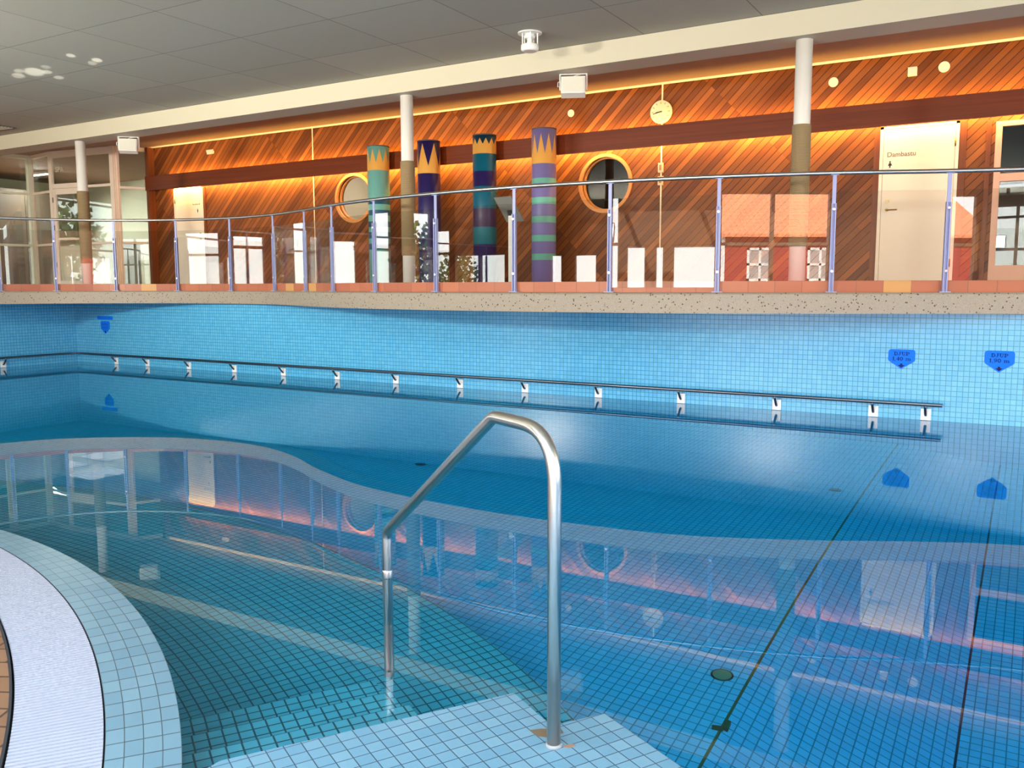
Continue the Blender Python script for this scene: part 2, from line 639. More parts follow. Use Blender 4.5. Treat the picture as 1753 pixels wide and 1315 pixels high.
def glyph_line(mb, text, cx, z, height, y, xs=1.25):
    tot = sum(GLY[c][0] for c in text) * height * xs
    x = cx - tot / 2
    for c in text:
        w, st = GLY[c]
        for pl, wd in st:
            for a, b in zip(pl[:-1], pl[1:]):
                ax, az, bx, bz = x + a[0] * height * xs, z + a[1] * height, x + b[0] * height * xs, z + b[1] * height
                L = hypot(bx - ax, bz - az) or 1e-6
                ux, uz = (bx - ax) / L, (bz - az) / L
                h_ = wd * height / 2
                e_ = h_ * 0.3
                ax, az, bx, bz = ax - ux * e_, az - uz * e_, bx + ux * e_, bz + uz * e_
                px_, pz_ = -uz * h_ * (1.1), ux * h_
                mb.face([(ax + px_, y, az + pz_), (ax - px_, y, az - pz_), (bx - px_, y, bz - pz_), (bx + px_, y, bz + pz_)])
        x += w * height * xs


# ------------------------------------------------------------------ key curves (plan)
RIM = [(-13.75, -6.0), (-13.75, -2.0), (-13.75, 2.0), (-13.75, 5.0), (-13.66, 6.6), (-13.47, 7.35), (-13.15, 7.98), (-12.55, 8.52), (-11.61, 9.05),
       (-10.59, 9.24), (-9.67, 9.17), (-8.81, 8.86), (-8.05, 8.45), (-7.11, 8.04), (-6.53, 7.88), (-5.65, 7.74), (-4.92, 7.69), (-4.19, 7.70),
       (-3.21, 7.79), (-2.71, 7.90), (-2.25, 8.07), (-1.63, 8.35), (-1.21, 8.57), (-0.77, 8.80), (-0.24, 9.04), (0.4, 9.22), (1.2, 9.32), (3.0, 9.36), (9.0, 9.36)]
RAIL = [(-14.05, -5.8), (-14.05, -2.0), (-14.05, 2.0), (-14.05, 5.0), (-13.95, 6.5), (-13.66, 7.62), (-13.30, 8.30), (-12.68, 8.92), (-11.76, 9.37), (-10.75, 9.56),
        (-9.70, 9.44), (-8.77, 9.12), (-7.94, 8.76), (-6.99, 8.47), (-5.94, 8.29), (-4.85, 8.21), (-3.76, 8.28), (-2.69, 8.46), (-1.68, 8.76), (-0.74, 9.17),
        (0.28, 9.49), (1.3, 9.68), (2.4, 9.75), (3.5, 9.75), (4.6, 9.75), (5.7, 9.75)]
RIMC = catmull(RIM, 6)
RAILC = catmull(RAIL, 8)
CW, RW = (-4.941, -2.205), 4.760      # water edge of the near ledge
CG, RG = (-5.380, -2.995), 5.4496     # outer edge of the grating
CL, RL = (-5.542, -3.297), 5.5379     # inner edge of the grating
PA, PB, PC, PD = (-1.369, 2.311), (-1.165, 2.186), (-1.062, 2.336), (-0.751, 2.166)
PE = (-1.860, 1.553)                  # where the platform edge meets the ledge
RDIR = (0.877, -0.480)
PFAR = (PC[0] + RDIR[0] * 8.05, PC[1] + RDIR[1] * 8.05)


def cpt(c, r, deg):
    return (c[0] + r * cos(radians(deg)), c[1] + r * sin(radians(deg)))


A_PE = math.degrees(atan2(PE[1] - CW[1], PE[0] - CW[0]))
ARC_W = [cpt(CW, RW, A_PE + (150 - A_PE) * i / 60) for i in range(61)]   # from the platform round to the left

# ------------------------------------------------------------------ pool basin
XL, XR, YF = -14.5, 6.0, 9.373
mb = MB()
for x0, x1 in [(XL - 0.2, XR + 0.2)]:
    mb.face([(x0, YF, -3), (x1, YF, -3), (x1, YF, 1.06), (x0, YF, 1.06)], [(x0, -3), (x1, -3), (x1, 1.06), (x0, 1.06)])
mb.face([(XL - 0.2, YF + 0.18, 1.06), (XR + 0.2, YF + 0.18, 1.06), (XR + 0.2, YF + 0.18, -3), (XL - 0.2, YF + 0.18, -3)])
struct(mb.build('wall_pool_far', M_POOLWALL))
mb = MB()
mb.face([(XL, -6, -3), (XL, YF, -3), (XL, YF, 1.06), (XL, -6, 1.06)], [(-6, -3), (YF, -3), (YF, 1.06), (-6, 1.06)])
mb.face([(XL - 0.18, -6, 1.06), (XL - 0.18, YF, 1.06), (XL - 0.18, YF, -3), (XL - 0.18, -6, -3)])
struct(mb.build('wall_pool_left', M_POOLWALL))
mb = MB()
mb.face([(XR, YF, -3), (XR, -3, -3), (XR, -3, 1.06), (XR, YF, 1.06)], [(YF, -3), (-3, -3), (-3, 1.06), (YF, 1.06)])
struct(mb.build('wall_pool_right', M_POOLWALL))


def floor_z(x):
    if x < -1.10:
        return -(0.90 + (x + 14.5) / 13.4 * 0.50)
    if x < -0.20:
        return -(1.40 + (x + 1.10) / 0.90 * 0.50)
    return -1.90


mb = MB()
xs = [XL, -12, -10, -8, -6, -4, -2.5, -1.10, -0.65, -0.20, 2, XR]
for a, b in zip(xs[:-1], xs[1:]):
    mb.face([(a, -4, floor_z(a)), (b, -4, floor_z(b)), (b, YF, floor_z(b)), (a, YF, floor_z(a))], [(a, -4), (b, -4), (b, YF), (a, YF)])
struct(mb.build('floor_pool', M_POOLFLOOR))

# shallow bench with concentric mosaic along the ledge
R_B = RW + 1.47
mb = MB()
aend = math.degrees(atan2(3.05 - CW[1], -1.30 - CW[0]))
nb = 70
BZ = -0.85
rm = RW + 0.7
for i in range(nb):
    a0 = aend + (150 - aend) * i / nb
    a1 = aend + (150 - aend) * (i + 1) / nb
    s0, s1 = radians(a0) * rm, radians(a1) * rm
    q = [cpt(CW, RW - 0.3, a0), cpt(CW, R_B, a0), cpt(CW, R_B, a1), cpt(CW, RW - 0.3, a1)]
    mb.face([(x, y, BZ) for x, y in q], [(s0, RW - 0.3), (s0, R_B), (s1, R_B), (s1, RW - 0.3)])
    mb.face([(*q[1], -2.0), (*q[2], -2.0), (*q[2], BZ), (*q[1], BZ)][::-1], [(s0, -2), (s1, -2), (s1, BZ), (s0, BZ)][::-1])
# filler towards the platform corner and its end face
e0, e1 = cpt(CW, RW - 0.3, aend), cpt(CW, R_B, aend)
fill = [PB, e1, e0, PE]
fill = [(-1.02, 1.9), (PB[0] + 0.02, PB[1]), e1, e0, (-2.2, 1.2)]
mb.face([(x, y, BZ) for x, y in fill], [(x, y) for x, y in fill])
mb.face([(PB[0] + 0.02, PB[1], -2), (PB[0] + 0.02, PB[1], BZ), (*e1, BZ), (*e1, -2)], [(0, -2), (0, BZ), (0.9, BZ), (0.9, -2)])
struct(mb.build('floor_bench', M_BENCH))

# steps going down from the platform edge PE-PA
ed = Vector((PA[0] - PE[0], PA[1] - PE[1])).normalized()
nd = Vector((-ed.y, ed.x))
mb = MB()
for k, (o0, o1, z) in enumerate(((-0.05, 0.26, -0.165), (0.26, 0.52, -0.33), (0.52, 0.785, -0.50))):
    l0, l1 = -0.9, 0.64 + 0.02 * k
    P = lambda l, o_, zz: (PE[0] + ed.x * l + nd.x * o_, PE[1] + ed.y * l + nd.y * o_, zz)
    sh = 0.025 * k
    mb.face([P(l0, o0, z), P(l1, o0, z), P(l1, o1, z), P(l0, o1, z)], [(l0 + sh, o0 - o1), (l1 + sh, o0 - o1), (l1 + sh, 0), (l0 + sh, 0)])
    mb.face([P(l0, o1, z), P(l1, o1, z), P(l1, o1, -1.2), P(l0, o1, -1.2)], [(l0 + sh, z), (l1 + sh, z), (l1 + sh, -1.2), (l0 + sh, -1.2)])
    mb.face([P(l1, o0, z), P(l1, o0, -1.2), P(l1, o1, -1.2), P(l1, o1, z)], [(o0, z), (o0, -1.2), (o1, -1.2), (o1, z)])
struct(mb.build('floor_steps', M_BENCH))

# near ledge: tiled water edge, grating channel, deck behind
ZE = 0.02
mb = MB()
n = 120
A0, A1 = 38.0, 150.0
for i in range(n):
    a0, a1 = A0 + (A1 - A0) * i / n, A0 + (A1 - A0) * (i + 1) / n
    s0, s1 = radians(a0) * RW, radians(a1) * RW

    def gr_r(a):   # distance from CW to the grating circle in direction a
        dx, dy = cos(radians(a)), sin(radians(a))
        ox, oy = CW[0] - CG[0], CW[1] - CG[1]
        b_ = ox * dx + oy * dy
        return -b_ + sqrt(b_ * b_ - (ox * ox + oy * oy) + RG * RG)
    g0, g1 = gr_r(a0) + 0.004, gr_r(a1) + 0.004
    K = 4
    for k in range(K):
        f0, f1 = k / K, (k + 1) / K
        ra0, rb0 = RW + (g0 - RW) * f0, RW + (g0 - RW) * f1
        ra1, rb1 = RW + (g1 - RW) * f0, RW + (g1 - RW) * f1
        mb.face([(*cpt(CW, ra0, a0), ZE), (*cpt(CW, ra1, a1), ZE), (*cpt(CW, rb1, a1), ZE), (*cpt(CW, rb0, a0), ZE)],
                [(s0, 0.1 * k), (s1, 0.1 * k), (s1, 0.1 * k + 0.1), (s0, 0.1 * k + 0.1)], 0)
    mb.face([(*cpt(CW, RW, a0), -1.4), (*cpt(CW, RW, a1), -1.4), (*cpt(CW, RW, a1), ZE), (*cpt(CW, RW, a0), ZE)],
            [(s0, -1.4), (s1, -1.4), (s1, ZE), (s0, ZE)], 1)
    # channel wall and bottom
    mb.face([(*cpt(CW, g0, a0), ZE), (*cpt(CW, g1, a1), ZE), (*cpt(CW, g1, a1), ZE - 0.2), (*cpt(CW, g0, a0), ZE - 0.2)], None, 2)
M_EDGEROW = tile_mat('ledge_mosaic', (116, 148, 162), (104, 138, 154), (70, 86, 90), w=0.092, h=0.1, mortar=0.003, rough=0.3)
struct(mb.build('floor_ledge', [M_EDGEROW, M_BENCH, M_GUTTER]))

# grating: many cross slats between the two circles
mb = MB()
a = 30.0
while a < 118:
    pt_in = cpt(CL, RL + 0.007, a)
    d = Vector((cos(radians(a)), sin(radians(a))))
    ox, oy = pt_in[0] - CG[0], pt_in[1] - CG[1]
    b_ = ox * d.x + oy * d.y
    L = -b_ + sqrt(max(b_ * b_ - (ox * ox + oy * oy) + (RG - 0.001) ** 2, 0))
    mid = (pt_in[0] + d.x * L / 2, pt_in[1] + d.y * L / 2, ZE - 0.006)
    mb.box(mid, (L, 0.0115, 0.014), radians(a) - 0.03)
    a += math.degrees(0.0205 / RL)
for off in (0.06, 0.17, 0.28):
    mb.tube([(*cpt(CL, RL + off, 30 + i * 1.1), ZE - 0.022) for i in range(81)], 0.006, 6)
gr = mb.build('overflow_grating', M_GRATE)
tag(gr, 'curved white slatted overflow grating beside the tiled pool ledge', 'grating')
mb = MB()
for i in range(100):
    a0, a1 = 30 + i * 1.0, 31 + i * 1.0
    mb.face([(*cpt(CL, RL - 0.03, a0), ZE - 0.16), (*cpt(CL, RL + 0.36, a0), ZE - 0.16), (*cpt(CL, RL + 0.36, a1), ZE - 0.16), (*cpt(CL, RL - 0.03, a1), ZE - 0.16)], None, 0)
    mb.face([(*cpt(CL, RL, a0), ZE - 0.2), (*cpt(CL, RL, a1), ZE - 0.2), (*cpt(CL, RL, a1), ZE + 0.004), (*cpt(CL, RL, a0), ZE + 0.004)], None, 0)
    mb.face([(*cpt(CL, RL, a0), ZE + 0.004), (*cpt(CL, RL, a1), ZE + 0.004), (*cpt(CL, RL - 0.008, a1), ZE + 0.004), (*cpt(CL, RL - 0.008, a0), ZE + 0.004)], None, 0)
struct(mb.build('floor_channel', M_GUTTER))
# near deck (brown tiles)
inner = [cpt(CL, RL - 0.008, 28 + (128 - 28) * i / 60) for i in range(61)]
mb = MB()
poly = [(9, -6)] + [(9, -5.2), (1.0, -0.6)] + inner + [(-13.7, -1.5), (-13.7, -6)]
poly = [(-0.9, -6)] + inner + [(-13.7, 0.5), (-13.7, -6)]
mb.face([(x, y, ZE) for x, y in poly], [(x * cos(0.5) + y * sin(0.5), -x * sin(0.5) + y * cos(0.5)) for x, y in poly])
struct(mb.build('floor_near_deck', M_NEAR))
# platform
mb = MB()
hole = [(-1.195, 2.165), (-1.150, 2.150), (-1.170, 2.120), (-1.215, 2.150)]
plat = [(-0.9, -6), (8.9, -6), (8.9, PFAR[1] - 0.8), PFAR, PC, PB, PA, PE, cpt(CG, RG + 0.005, 50.0), cpt(CG, RG + 0.005, 44.0), cpt(CG, RG + 0.005, 38.0), cpt(CG, RG + 0.005, 32.0), (-0.9, -0.6)]
ca_, sa_ = ed.x, ed.y


def plat_uv(x, y):
    return ((x - PC[0]) * RDIR[0] + (y - PC[1]) * RDIR[1], -(x - PC[0]) * RDIR[1] + (y - PC[1]) * RDIR[0])


mb.face([(x, y, ZE + 0.001) for x, y in plat], [plat_uv(x, y) for x, y in plat])
for a_, b_ in ((PFAR, PC), (PC, PB), (PB, PA), (PA, PE), (PE, cpt(CW, RW, A_PE - 6))):
    L = hypot(b_[0] - a_[0], b_[1] - a_[1])
    mb.face([(*a_, -2.4), (*a_, ZE + 0.001), (*b_, ZE + 0.001), (*b_, -2.4)], [(0, -2.4), (0, 0), (L, 0), (L, -2.4)])
struct(mb.build('floor_platform', M_PLAT))
# chipped tile beside the handrail foot
mb = MB()
chip = [(-1.252, 2.128), (-1.228, 2.150), (-1.205, 2.165), (-1.178, 2.183), (-1.160, 2.165), (-1.172, 2.140), (-1.190, 2.118), (-1.215, 2.110)]
mb.prism([(x + 0.045, y + 0.0) for x, y in chip][::-1], ZE + 0.001, ZE + 0.003)
tag(mb.build('tile_chip', M_HOLE), 'brown patch of broken out mosaic at the handrail foot', 'damage')

# water body
wp = [(XL + 0.002, YF - 0.002), (XL + 0.002, 0.2)] + [cpt(CW, RW - 0.05, 150 - (150 - A_PE) * i / 60) for i in range(61)]
wp += [(PE[0] + 0.06, PE[1] - 0.02), (PA[0] + 0.02, PA[1] - 0.05), (PB[0] + 0.01, PB[1] - 0.05), (PC[0] - 0.01, PC[1] - 0.05), (XR - 0.002, PC[1] + RDIR[1] / RDIR[0] * (XR - PC[0]) - 0.05), (XR - 0.002, YF - 0.002)]
mb = MB()
mb.prism(wp, -2.6, 0.0)
tag(mb.build('pool_water', M_WATER), 'still clear blue water filling the pool basin', 'water', kind='stuff')

# ------------------------------------------------------------------ upper deck
DZ = 1.25
mb = MB()
front = [(x, y) for x, y in RIMC]
i0 = 0
back = [(9.0, 16.5), (-24.5, 16.5), (-24.5, -6.0)]


def offset(curve, d):
    out = []
    for i, p in enumerate(curve):
        a, b = curve[max(i - 1, 0)], curve[min(i + 1, len(curve) - 1)]
        tx, ty = b[0] - a[0], b[1] - a[1]
        L = hypot(tx, ty)
        out.append((p[0] - ty / L * d, p[1] + tx / L * d))
    return out


RIMB = offset(RIMC, 0.30)
poly = [(x, y) for x, y in RIMB] + back
mb.prism(poly, 1.06, DZ - 0.002, 0, 1, 1)
struct(mb.build('floor_upper_deck', [M_DECK, M_CONC]))
# terrazzo rim
mb = MB()
s = 0
prof = [(0.0, 1.06), (0.0, DZ - 0.015), (0.015, DZ), (0.34, DZ), (0.34, 1.06)]
offs = [offset(RIMC, p[0]) for p in prof]
for i in range(len(RIMC) - 1):
    for k in range(len(prof)):
        kk = (k + 1) % len(prof)
        mb.face([(*offs[k][i], prof[k][1]), (*offs[kk][i], prof[kk][1]), (*offs[kk][i + 1], prof[kk][1]), (*offs[k][i + 1], prof[k][1])][::-1])
struct(mb.build('trim_1', M_TERR), 'speckled terrazzo rim of the upper deck')
# tiled kerb under the balustrade glass
mb = MB()
K0, K1 = offset(RAILC, 0.03), offset(RAILC, 0.17)
s = 0
zt = 1.362
for i in range(len(RAILC) - 1):
    L = hypot(RAILC[i + 1][0] - RAILC[i][0], RAILC[i + 1][1] - RAILC[i][1])
    mb.face([(*K0[i], DZ), (*K0[i + 1], DZ), (*K0[i + 1], zt), (*K0[i], zt)], [(s, 0.02), (s + L, 0.02), (s + L, 0.13), (s, 0.13)])
    mb.face([(*K0[i], zt), (*K0[i + 1], zt), (*K1[i + 1], zt), (*K1[i], zt)], [(s, 0.02), (s + L, 0.02), (s + L, 0.15), (s, 0.15)])
    mb.face([(*K1[i], zt), (*K1[i + 1], zt), (*K1[i + 1], DZ), (*K1[i], DZ)], [(s, 0.02), (s + L, 0.02), (s + L, 0.13), (s, 0.13)])
    s += L
struct(mb.build('trim_2', M_KERB), 'low kerb of orange quarry tile under the glass balustrade')

# ------------------------------------------------------------------ balustrade
bal = empty('balustrade', (-5.0, 8.6, DZ), 'long curved balustrade with steel handrail, lavender blue posts and glass panels on the terrazzo rim', 'railing')
mb = MB()
mb.tube([(x, y, 2.365) for x, y in RAILC], 0.021, 10)
part(mb, 'handrail', M_STEEL, bal, label='slim polished steel handrail')


def seg_normal(i):
    p = RAILC
    a, b = p[max(i - 1, 0)], p[min(i + 1, len(p) - 1)]
    tx, ty = b[0] - a[0], b[1] - a[1]
    L = hypot(tx, ty)
    return tx / L, ty / L


first_post, first_bolt, first_plate = None, None, None
# post built once around the origin: local x along the rail, y towards the deck
pm = MB()
pm.box((0, 0, 0.005), (0.10, 0.07, 0.010))
pm.box((-0.016, 0, 0.42), (0.010, 0.040, 0.83))
pm.box((0.016, 0, 0.42), (0.010, 0.040, 0.83))
pm.box((0, 0.008, 0.42), (0.040, 0.008, 0.83))
pm.box((0, 0, 0.965), (0.034, 0.010, 0.27))
pm.box((0, 0, 1.097), (0.075, 0.03, 0.006))
bmsh = MB()
bmsh.tube([(0.0, -0.012, 0.0), (0.0, -0.028, 0.0)], 0.012, 10)
post_idx = list(range(0, len(RAILC), 8))
prev_cut = None
for n_, i in enumerate(post_idx):
    x, y = RAILC[i]
    tx, ty = seg_normal(i)
    ang = atan2(ty, tx)
    if first_post is None:
        o = pm.build('post', M_BLUEPOST, bal)
        o['label'] = 'lavender blue steel post'
        first_post = o
        bolts = []
        for z in (0.20, 0.78):
            b = bmsh.build('bolt', M_STEEL, o)
            b.location = (0, 0, z)
            bolts.append(b)
        first_bolt = bolts
    else:
        o = first_post.copy()
        COL.objects.link(o)
        o.parent = bal
        for b in first_bolt:
            c = b.copy()
            COL.objects.link(c)
            c.parent = o
    o.location = (x + 5.0, y - 8.6, 0)
    o.rotation_euler = (0, 0, ang)
for n_ in range(len(post_idx) - 1):
    a, b = RAILC[post_idx[n_]], RAILC[post_idx[n_ + 1]]
    A, B = Vector((*a, 0)), Vector((*b, 0))
    d = (B - A).normalized()
    A2, B2 = A + d * 0.03, B - d * 0.03
    z0 = 1.36 if n_ != 16 else 1.30
    mb = MB()
    nrm = Vector((-d.y, d.x, 0))
    c = (A2 + B2) / 2
    R = Matrix((d, nrm, Vector((0, 0, 1)))).transposed()
    mb.box((c.x, c.y, (z0 + 2.195) / 2), ((B2 - A2).length, 0.010, 2.195 - z0), R)
    part(mb, 'glass_panel', M_GLASS, bal, label='clear glass panel')

# ------------------------------------------------------------------ timber wall
YW = 12.555
XWL, XWR = -16.42, 9.0


def wall_with_holes(name, x0, x1, z0, z1, y, thick, rects, circles, material, mat_in=None):
    bm = bmesh.new()
    edges = []

    def loop(pts):
        vs_ = [bm.verts.new((px_, y, pz_)) for px_, pz_ in pts]
        for i_ in range(len(vs_)):
            edges.append(bm.edges.new((vs_[i_], vs_[(i_ + 1) % len(vs_)])))
    loop([(x0, z0), (x1, z0), (x1, z1), (x0, z1)])
    for a, b, c, d in rects:
        loop([(a, c), (b, c), (b, d), (a, d)])
    for cx, cz, rx, rz in circles:
        loop([(cx + rx * cos(2 * pi * k / 48), cz + rz * sin(2 * pi * k / 48)) for k in range(48)])
    bmesh.ops.triangle_fill(bm, use_beauty=True, use_dissolve=False, edges=edges)
    bmesh.ops.recalc_face_normals(bm, faces=bm.faces)
    ret = bmesh.ops.extrude_face_region(bm, geom=list(bm.faces))
    for v in [q for q in ret['geom'] if isinstance(q, bmesh.types.BMVert)]:
        v.co.y += thick
    bmesh.ops.recalc_face_normals(bm, faces=bm.faces)
    me = bpy.data.meshes.new(name)
    bm.to_mesh(me)
    bm.free()
    me.materials.append(material)
    o = bpy.data.objects.new(name, me)
    COL.objects.link(o)
    return struct(o)


D1 = (-15.697, -14.883, DZ, 3.345)     # herr door
D2 = (-1.812, -0.969, DZ, 3.328)       # dam door
D3 = (-0.53, 1.55, DZ, 3.31)           # glazed unit
W1 = (-10.805, 2.918, 0.41)
W2 = (-5.782, 2.880, 0.41)
wall_with_holes('wall_back', XWL, XWR, DZ, 4.62, YW, 0.16, [D3], [(W1[0], W1[1], W1[2], W1[2]), (W2[0], W2[1], W2[2], W2[2])], M_WOOD)

# rooms behind the round windows and the glazed unit
mb = MB()
for x0, x1, mi in ((-12.2, -9.4, 0),):
    y0, y1, z0, z1 = YW + 0.165, 15.6, DZ, 3.9
    mb.face([(x0, y1, z0), (x1, y1, z0), (x1, y1, 2.55), (x0, y1, 2.55)], None, 1)
    mb.face([(x0, y1, 2.55), (x1, y1, 2.55), (x1, y1, z1), (x0, y1, z1)], None, 0)
    mb.face([(x0, y0, z0), (x0, y1, z0), (x0, y1, z1), (x0, y0, z1)], None, 0)
    mb.face([(x1, y0, z0), (x1, y0, z1), (x1, y1, z1), (x1, y1, z0)], None, 0)
    mb.face([(x0, y0, z1), (x0, y1, z1), (x1, y1, z1), (x1, y0, z1)], None, 0)
struct(mb.build('wall_inner_room', [mat('inner_room_cream', (236, 228, 206), 0.7), mat('inner_room_brown', (150, 104, 84), 0.7)]))
mb = MB()
for x0, x1 in ((-7.2, -4.4), (-1.0, 2.4)):
    y0, y1, z0, z1 = YW + 0.165, 15.6, DZ, 3.9
    mb.face([(x0, y1, z0), (x1, y1, z0), (x1, y1, z1), (x0, y1, z1)])
    mb.face([(x0, y0, z0), (x0, y1, z0), (x0, y1, z1), (x0, y0, z1)])
    mb.face([(x1, y0, z0), (x1, y0, z1), (x1, y1, z1), (x1, y1, z0)])
    mb.face([(x0, y0, z1), (x0, y1, z1), (x1, y1, z1), (x1, y0, z1)])
struct(mb.build('wall_sauna_room', M_DARK))
area_light('inner_room_lamp', (-10.8, 14.0, 3.85), (0, 0, -1), 1.2, 0.3, 22, (1.0, 0.92, 0.78))


def ring_y(mb, c, r0, r1, y0, y1, n=56, mi=0):
    P = lambda r, k, y: (c[0] + r * cos(2 * pi * k / n), y, c[1] + r * sin(2 * pi * k / n))
    for k in range(n):
        mb.face([P(r0, k, y0), P(r1, k, y0), P(r1, k + 1, y0), P(r0, k + 1, y0)], None, mi)
        mb.face([P(r1, k, y0), P(r1, k, y1), P(r1, k + 1, y1), P(r1, k + 1, y0)], None, mi, True)
        mb.face([P(r0, k, y0), P(r0, k + 1, y0), P(r0, k + 1, y1), P(r0, k, y1)], None, mi, True)


for nm, wv in (('window_1', W1), ('window_2', W2)):
    root = bpy.data.objects.new(nm, None)
    root.location = (wv[0], YW, wv[1])
    COL.objects.link(root)
    struct(root, 'round porthole window with a pale timber ring in the boarded wall')
    mb = MB()
    ring_y(mb, (wv[0], wv[1]), wv[2] - 0.012, wv[2] + 0.038, YW - 0.035, YW + 0.01)
    ring_y(mb, (wv[0], wv[1]), wv[2] - 0.03, wv[2] - 0.005, YW + 0.05, YW + 0.10)
    part(mb, 'window_frame', plank_mat('round_frame_wood', (190, 120, 66), (222, 160, 96)), root)
    mb = MB()
    mb.disc_y((wv[0], YW + 0.085, wv[1]), wv[2] - 0.006, 0.006, 48)
    part(mb, 'pane', M_GLASS, root)

# pelmet with its concealed shelf
mb = MB()
mb.span((XWL, 12.36, 3.345), (XWR, 12.395, 3.642))
mb.span((XWL, 12.395, 3.49), (XWR, YW, 3.515))
struct(mb.build('trim_3', M_PELMET), 'dark wooden pelmet running along the boarded wall')
mb = MB()
mb.span((XWL, YW - 0.006, 4.252), (XWR, YW + 0.001, 4.61))
struct(mb.build('trim_7', mat('slot_cream', (236, 222, 190), 0.6)), 'cream strip lit inside the ceiling slot')
# vertical wood trims at doors and wall end
mb = MB()
mb.span((XWL - 0.02, 12.40, DZ), (XWL + 0.07, 12.56, 4.25))
struct(mb.build('trim_4', M_WOODTRIM), 'wooden corner board at the end of the boarded wall')
mb = MB()
for x0, x1 in ((D2[0] - 0.115, D2[0] - 0.045), (D2[1] + 0.045, D2[1] + 0.12), (D3[0] - 0.10, D3[0] - 0.045), (D1[1] + 0.035, D1[1] + 0.10)):
    mb.span((x0, YW - 0.018, DZ), (x1, YW + 0.01, 3.34))
struct(mb.build('trim_5', M_WOODTRIM), 'plain wooden boards beside the doors')


def make_door(nm, D, label, hinge_left, txt, sign_x, tx):
    x0, x1, z0, z1 = D
    root = bpy.data.objects.new(nm, None)
    root.location = ((x0 + x1) / 2, YW, z0)
    COL.objects.link(root)
    struct(root, label)
    mb = MB()
    w = 0.04
    mb.span((x0 - w, YW - 0.03, z0), (x0, YW + 0.02, z1 + 0.03))
    mb.span((x1, YW - 0.03, z0), (x1 + w, YW + 0.02, z1 + 0.03))
    mb.span((x0 - w, YW - 0.03, z1), (x1 + w, YW + 0.02, z1 + 0.03))
    part(mb, 'door_frame', M_CREAMDOOR, root)
    mb = MB()
    mb.span((x0 + 0.004, YW - 0.022, z0 + 0.01), (x1 - 0.004, YW + 0.02, z1 - 0.005))
    leaf = part(mb, 'door_leaf', M_CREAMDOOR, root, 0.003)
    hx = x1 - 0.065 if hinge_left else x0 + 0.075
    sgn = -1 if hinge_left else 1
    mb = MB()
    mb.disc_y((hx, YW - 0.022, 2.405), 0.024, 0.012, 16)
    part(mb, 'lock', M_BRASS, leaf)
    mb = MB()
    mb.disc_y((hx, YW - 0.022, 2.295), 0.024, 0.010, 16)
    mb.tube([(hx, YW - 0.03, 2.295), (hx, YW - 0.075, 2.295), (hx + sgn * 0.03, YW - 0.082, 2.295), (hx + sgn * 0.13, YW - 0.08, 2.292)], 0.009, 8)
    part(mb, 'handle', M_BRASS, leaf)
    ex = x0 if hinge_left else x1
    for z in (1.55, 3.05):
        mb = MB()
        mb.cyl((ex, YW - 0.036), 0.009, z, z + 0.10, 8)
        part(mb, 'hinge', M_BRASS, leaf)
    lx, ly, lz = leaf.parent.location
    if txt:
        text_mesh('lettering', txt, 0.085, leaf, (tx - lx, YW - 0.0235 - ly, 2.975 - lz), (pi / 2, 0, 0), M_GREYTXT, bold=0.001)
    # pictogram plate: a standing figure
    mb = MB()
    mb.span((sign_x - 0.045, YW - 0.025, 2.83), (sign_x + 0.05, YW - 0.0225, 2.925))
    part(mb, 'pictogram_plate', mat('pictogram_plate', (238, 230, 212), 0.5), leaf)
    mb = MB()
    mb.disc_y((sign_x - 0.01, YW - 0.0255, 2.910), 0.011, 0.001, 12)
    y_ = YW - 0.0265
    X = sign_x - 0.01
    if txt:
        mb.face([(X - 0.010, y_, 2.897), (X - 0.026, y_, 2.862), (X + 0.026, y_, 2.862), (X + 0.010, y_, 2.897)])
    else:
        mb.face([(X - 0.016, y_, 2.897), (X - 0.014, y_, 2.86), (X + 0.014, y_, 2.86), (X + 0.016, y_, 2.897)])
    mb.face([(X - 0.008, y_, 2.863), (X - 0.008, y_, 2.836), (X + 0.008, y_, 2.836), (X + 0.008, y_, 2.863)])
    part(mb, 'pictogram', M_BLACK, leaf)
    return root, leaf


r1, leaf1 = make_door('door_1', D1, 'cream flush door at the far left of the boarded wall', True, None, -15.0, 0)
mb = MB()
for k in range(9):   # a line of lettering too small to read
    mb.span((-15.165 + k * 0.026, YW - 0.0236, 3.0), (-15.165 + k * 0.026 + 0.016, YW - 0.0226, 3.018 + 0.012 * (k % 4 == 0)))
part(mb, 'lettering', M_GREYTXT, leaf1)
make_door('door_2', D2, 'cream flush door lettered Dambastu with a woman pictogram', False, 'Dambastu', -1.712, -1.765)

# glazed unit at the right end
root = bpy.data.objects.new('door_3', None)
root.location = ((D3[0] + D3[1]) / 2, YW, DZ)
COL.objects.link(root)
struct(root, 'pale framed glazed door unit right of the Dambastu door')
mb = MB()
for x in (D3[0], -0.06 + 0.55, D3[1] - 0.07):
    mb.span((x, YW - 0.03, DZ), (x + 0.07, YW + 0.06, D3[3]))
for z0, z1 in ((3.25, 3.31), (2.585, 2.68)):
    mb.span((D3[0] + 0.07, YW - 0.025, z0), (D3[1] - 0.07, YW + 0.055, z1))
mb.span((D3[0] + 0.07, YW - 0.02, DZ), (D3[1] - 0.07, YW + 0.05, 1.56))
part(mb, 'door_frame', mat('salmon_frame_paint', (214, 170, 146), 0.45), root)
for x0, x1 in ((D3[0] + 0.07, 0.49), (0.56, D3[1] - 0.07)):
    for z0, z1 in ((1.56, 2.585), (2.68, 3.25)):
        mb = MB()
        mb.span((x0, YW + 0.010, z0), (x1, YW + 0.018, z1))
        part(mb, 'pane', M_GLASS, root)
mb = MB()
mb.cyl((-0.36, YW + 0.004), 0.02, 2.43, 2.50, 10)
part(mb, 'handle', M_BLACK, root)

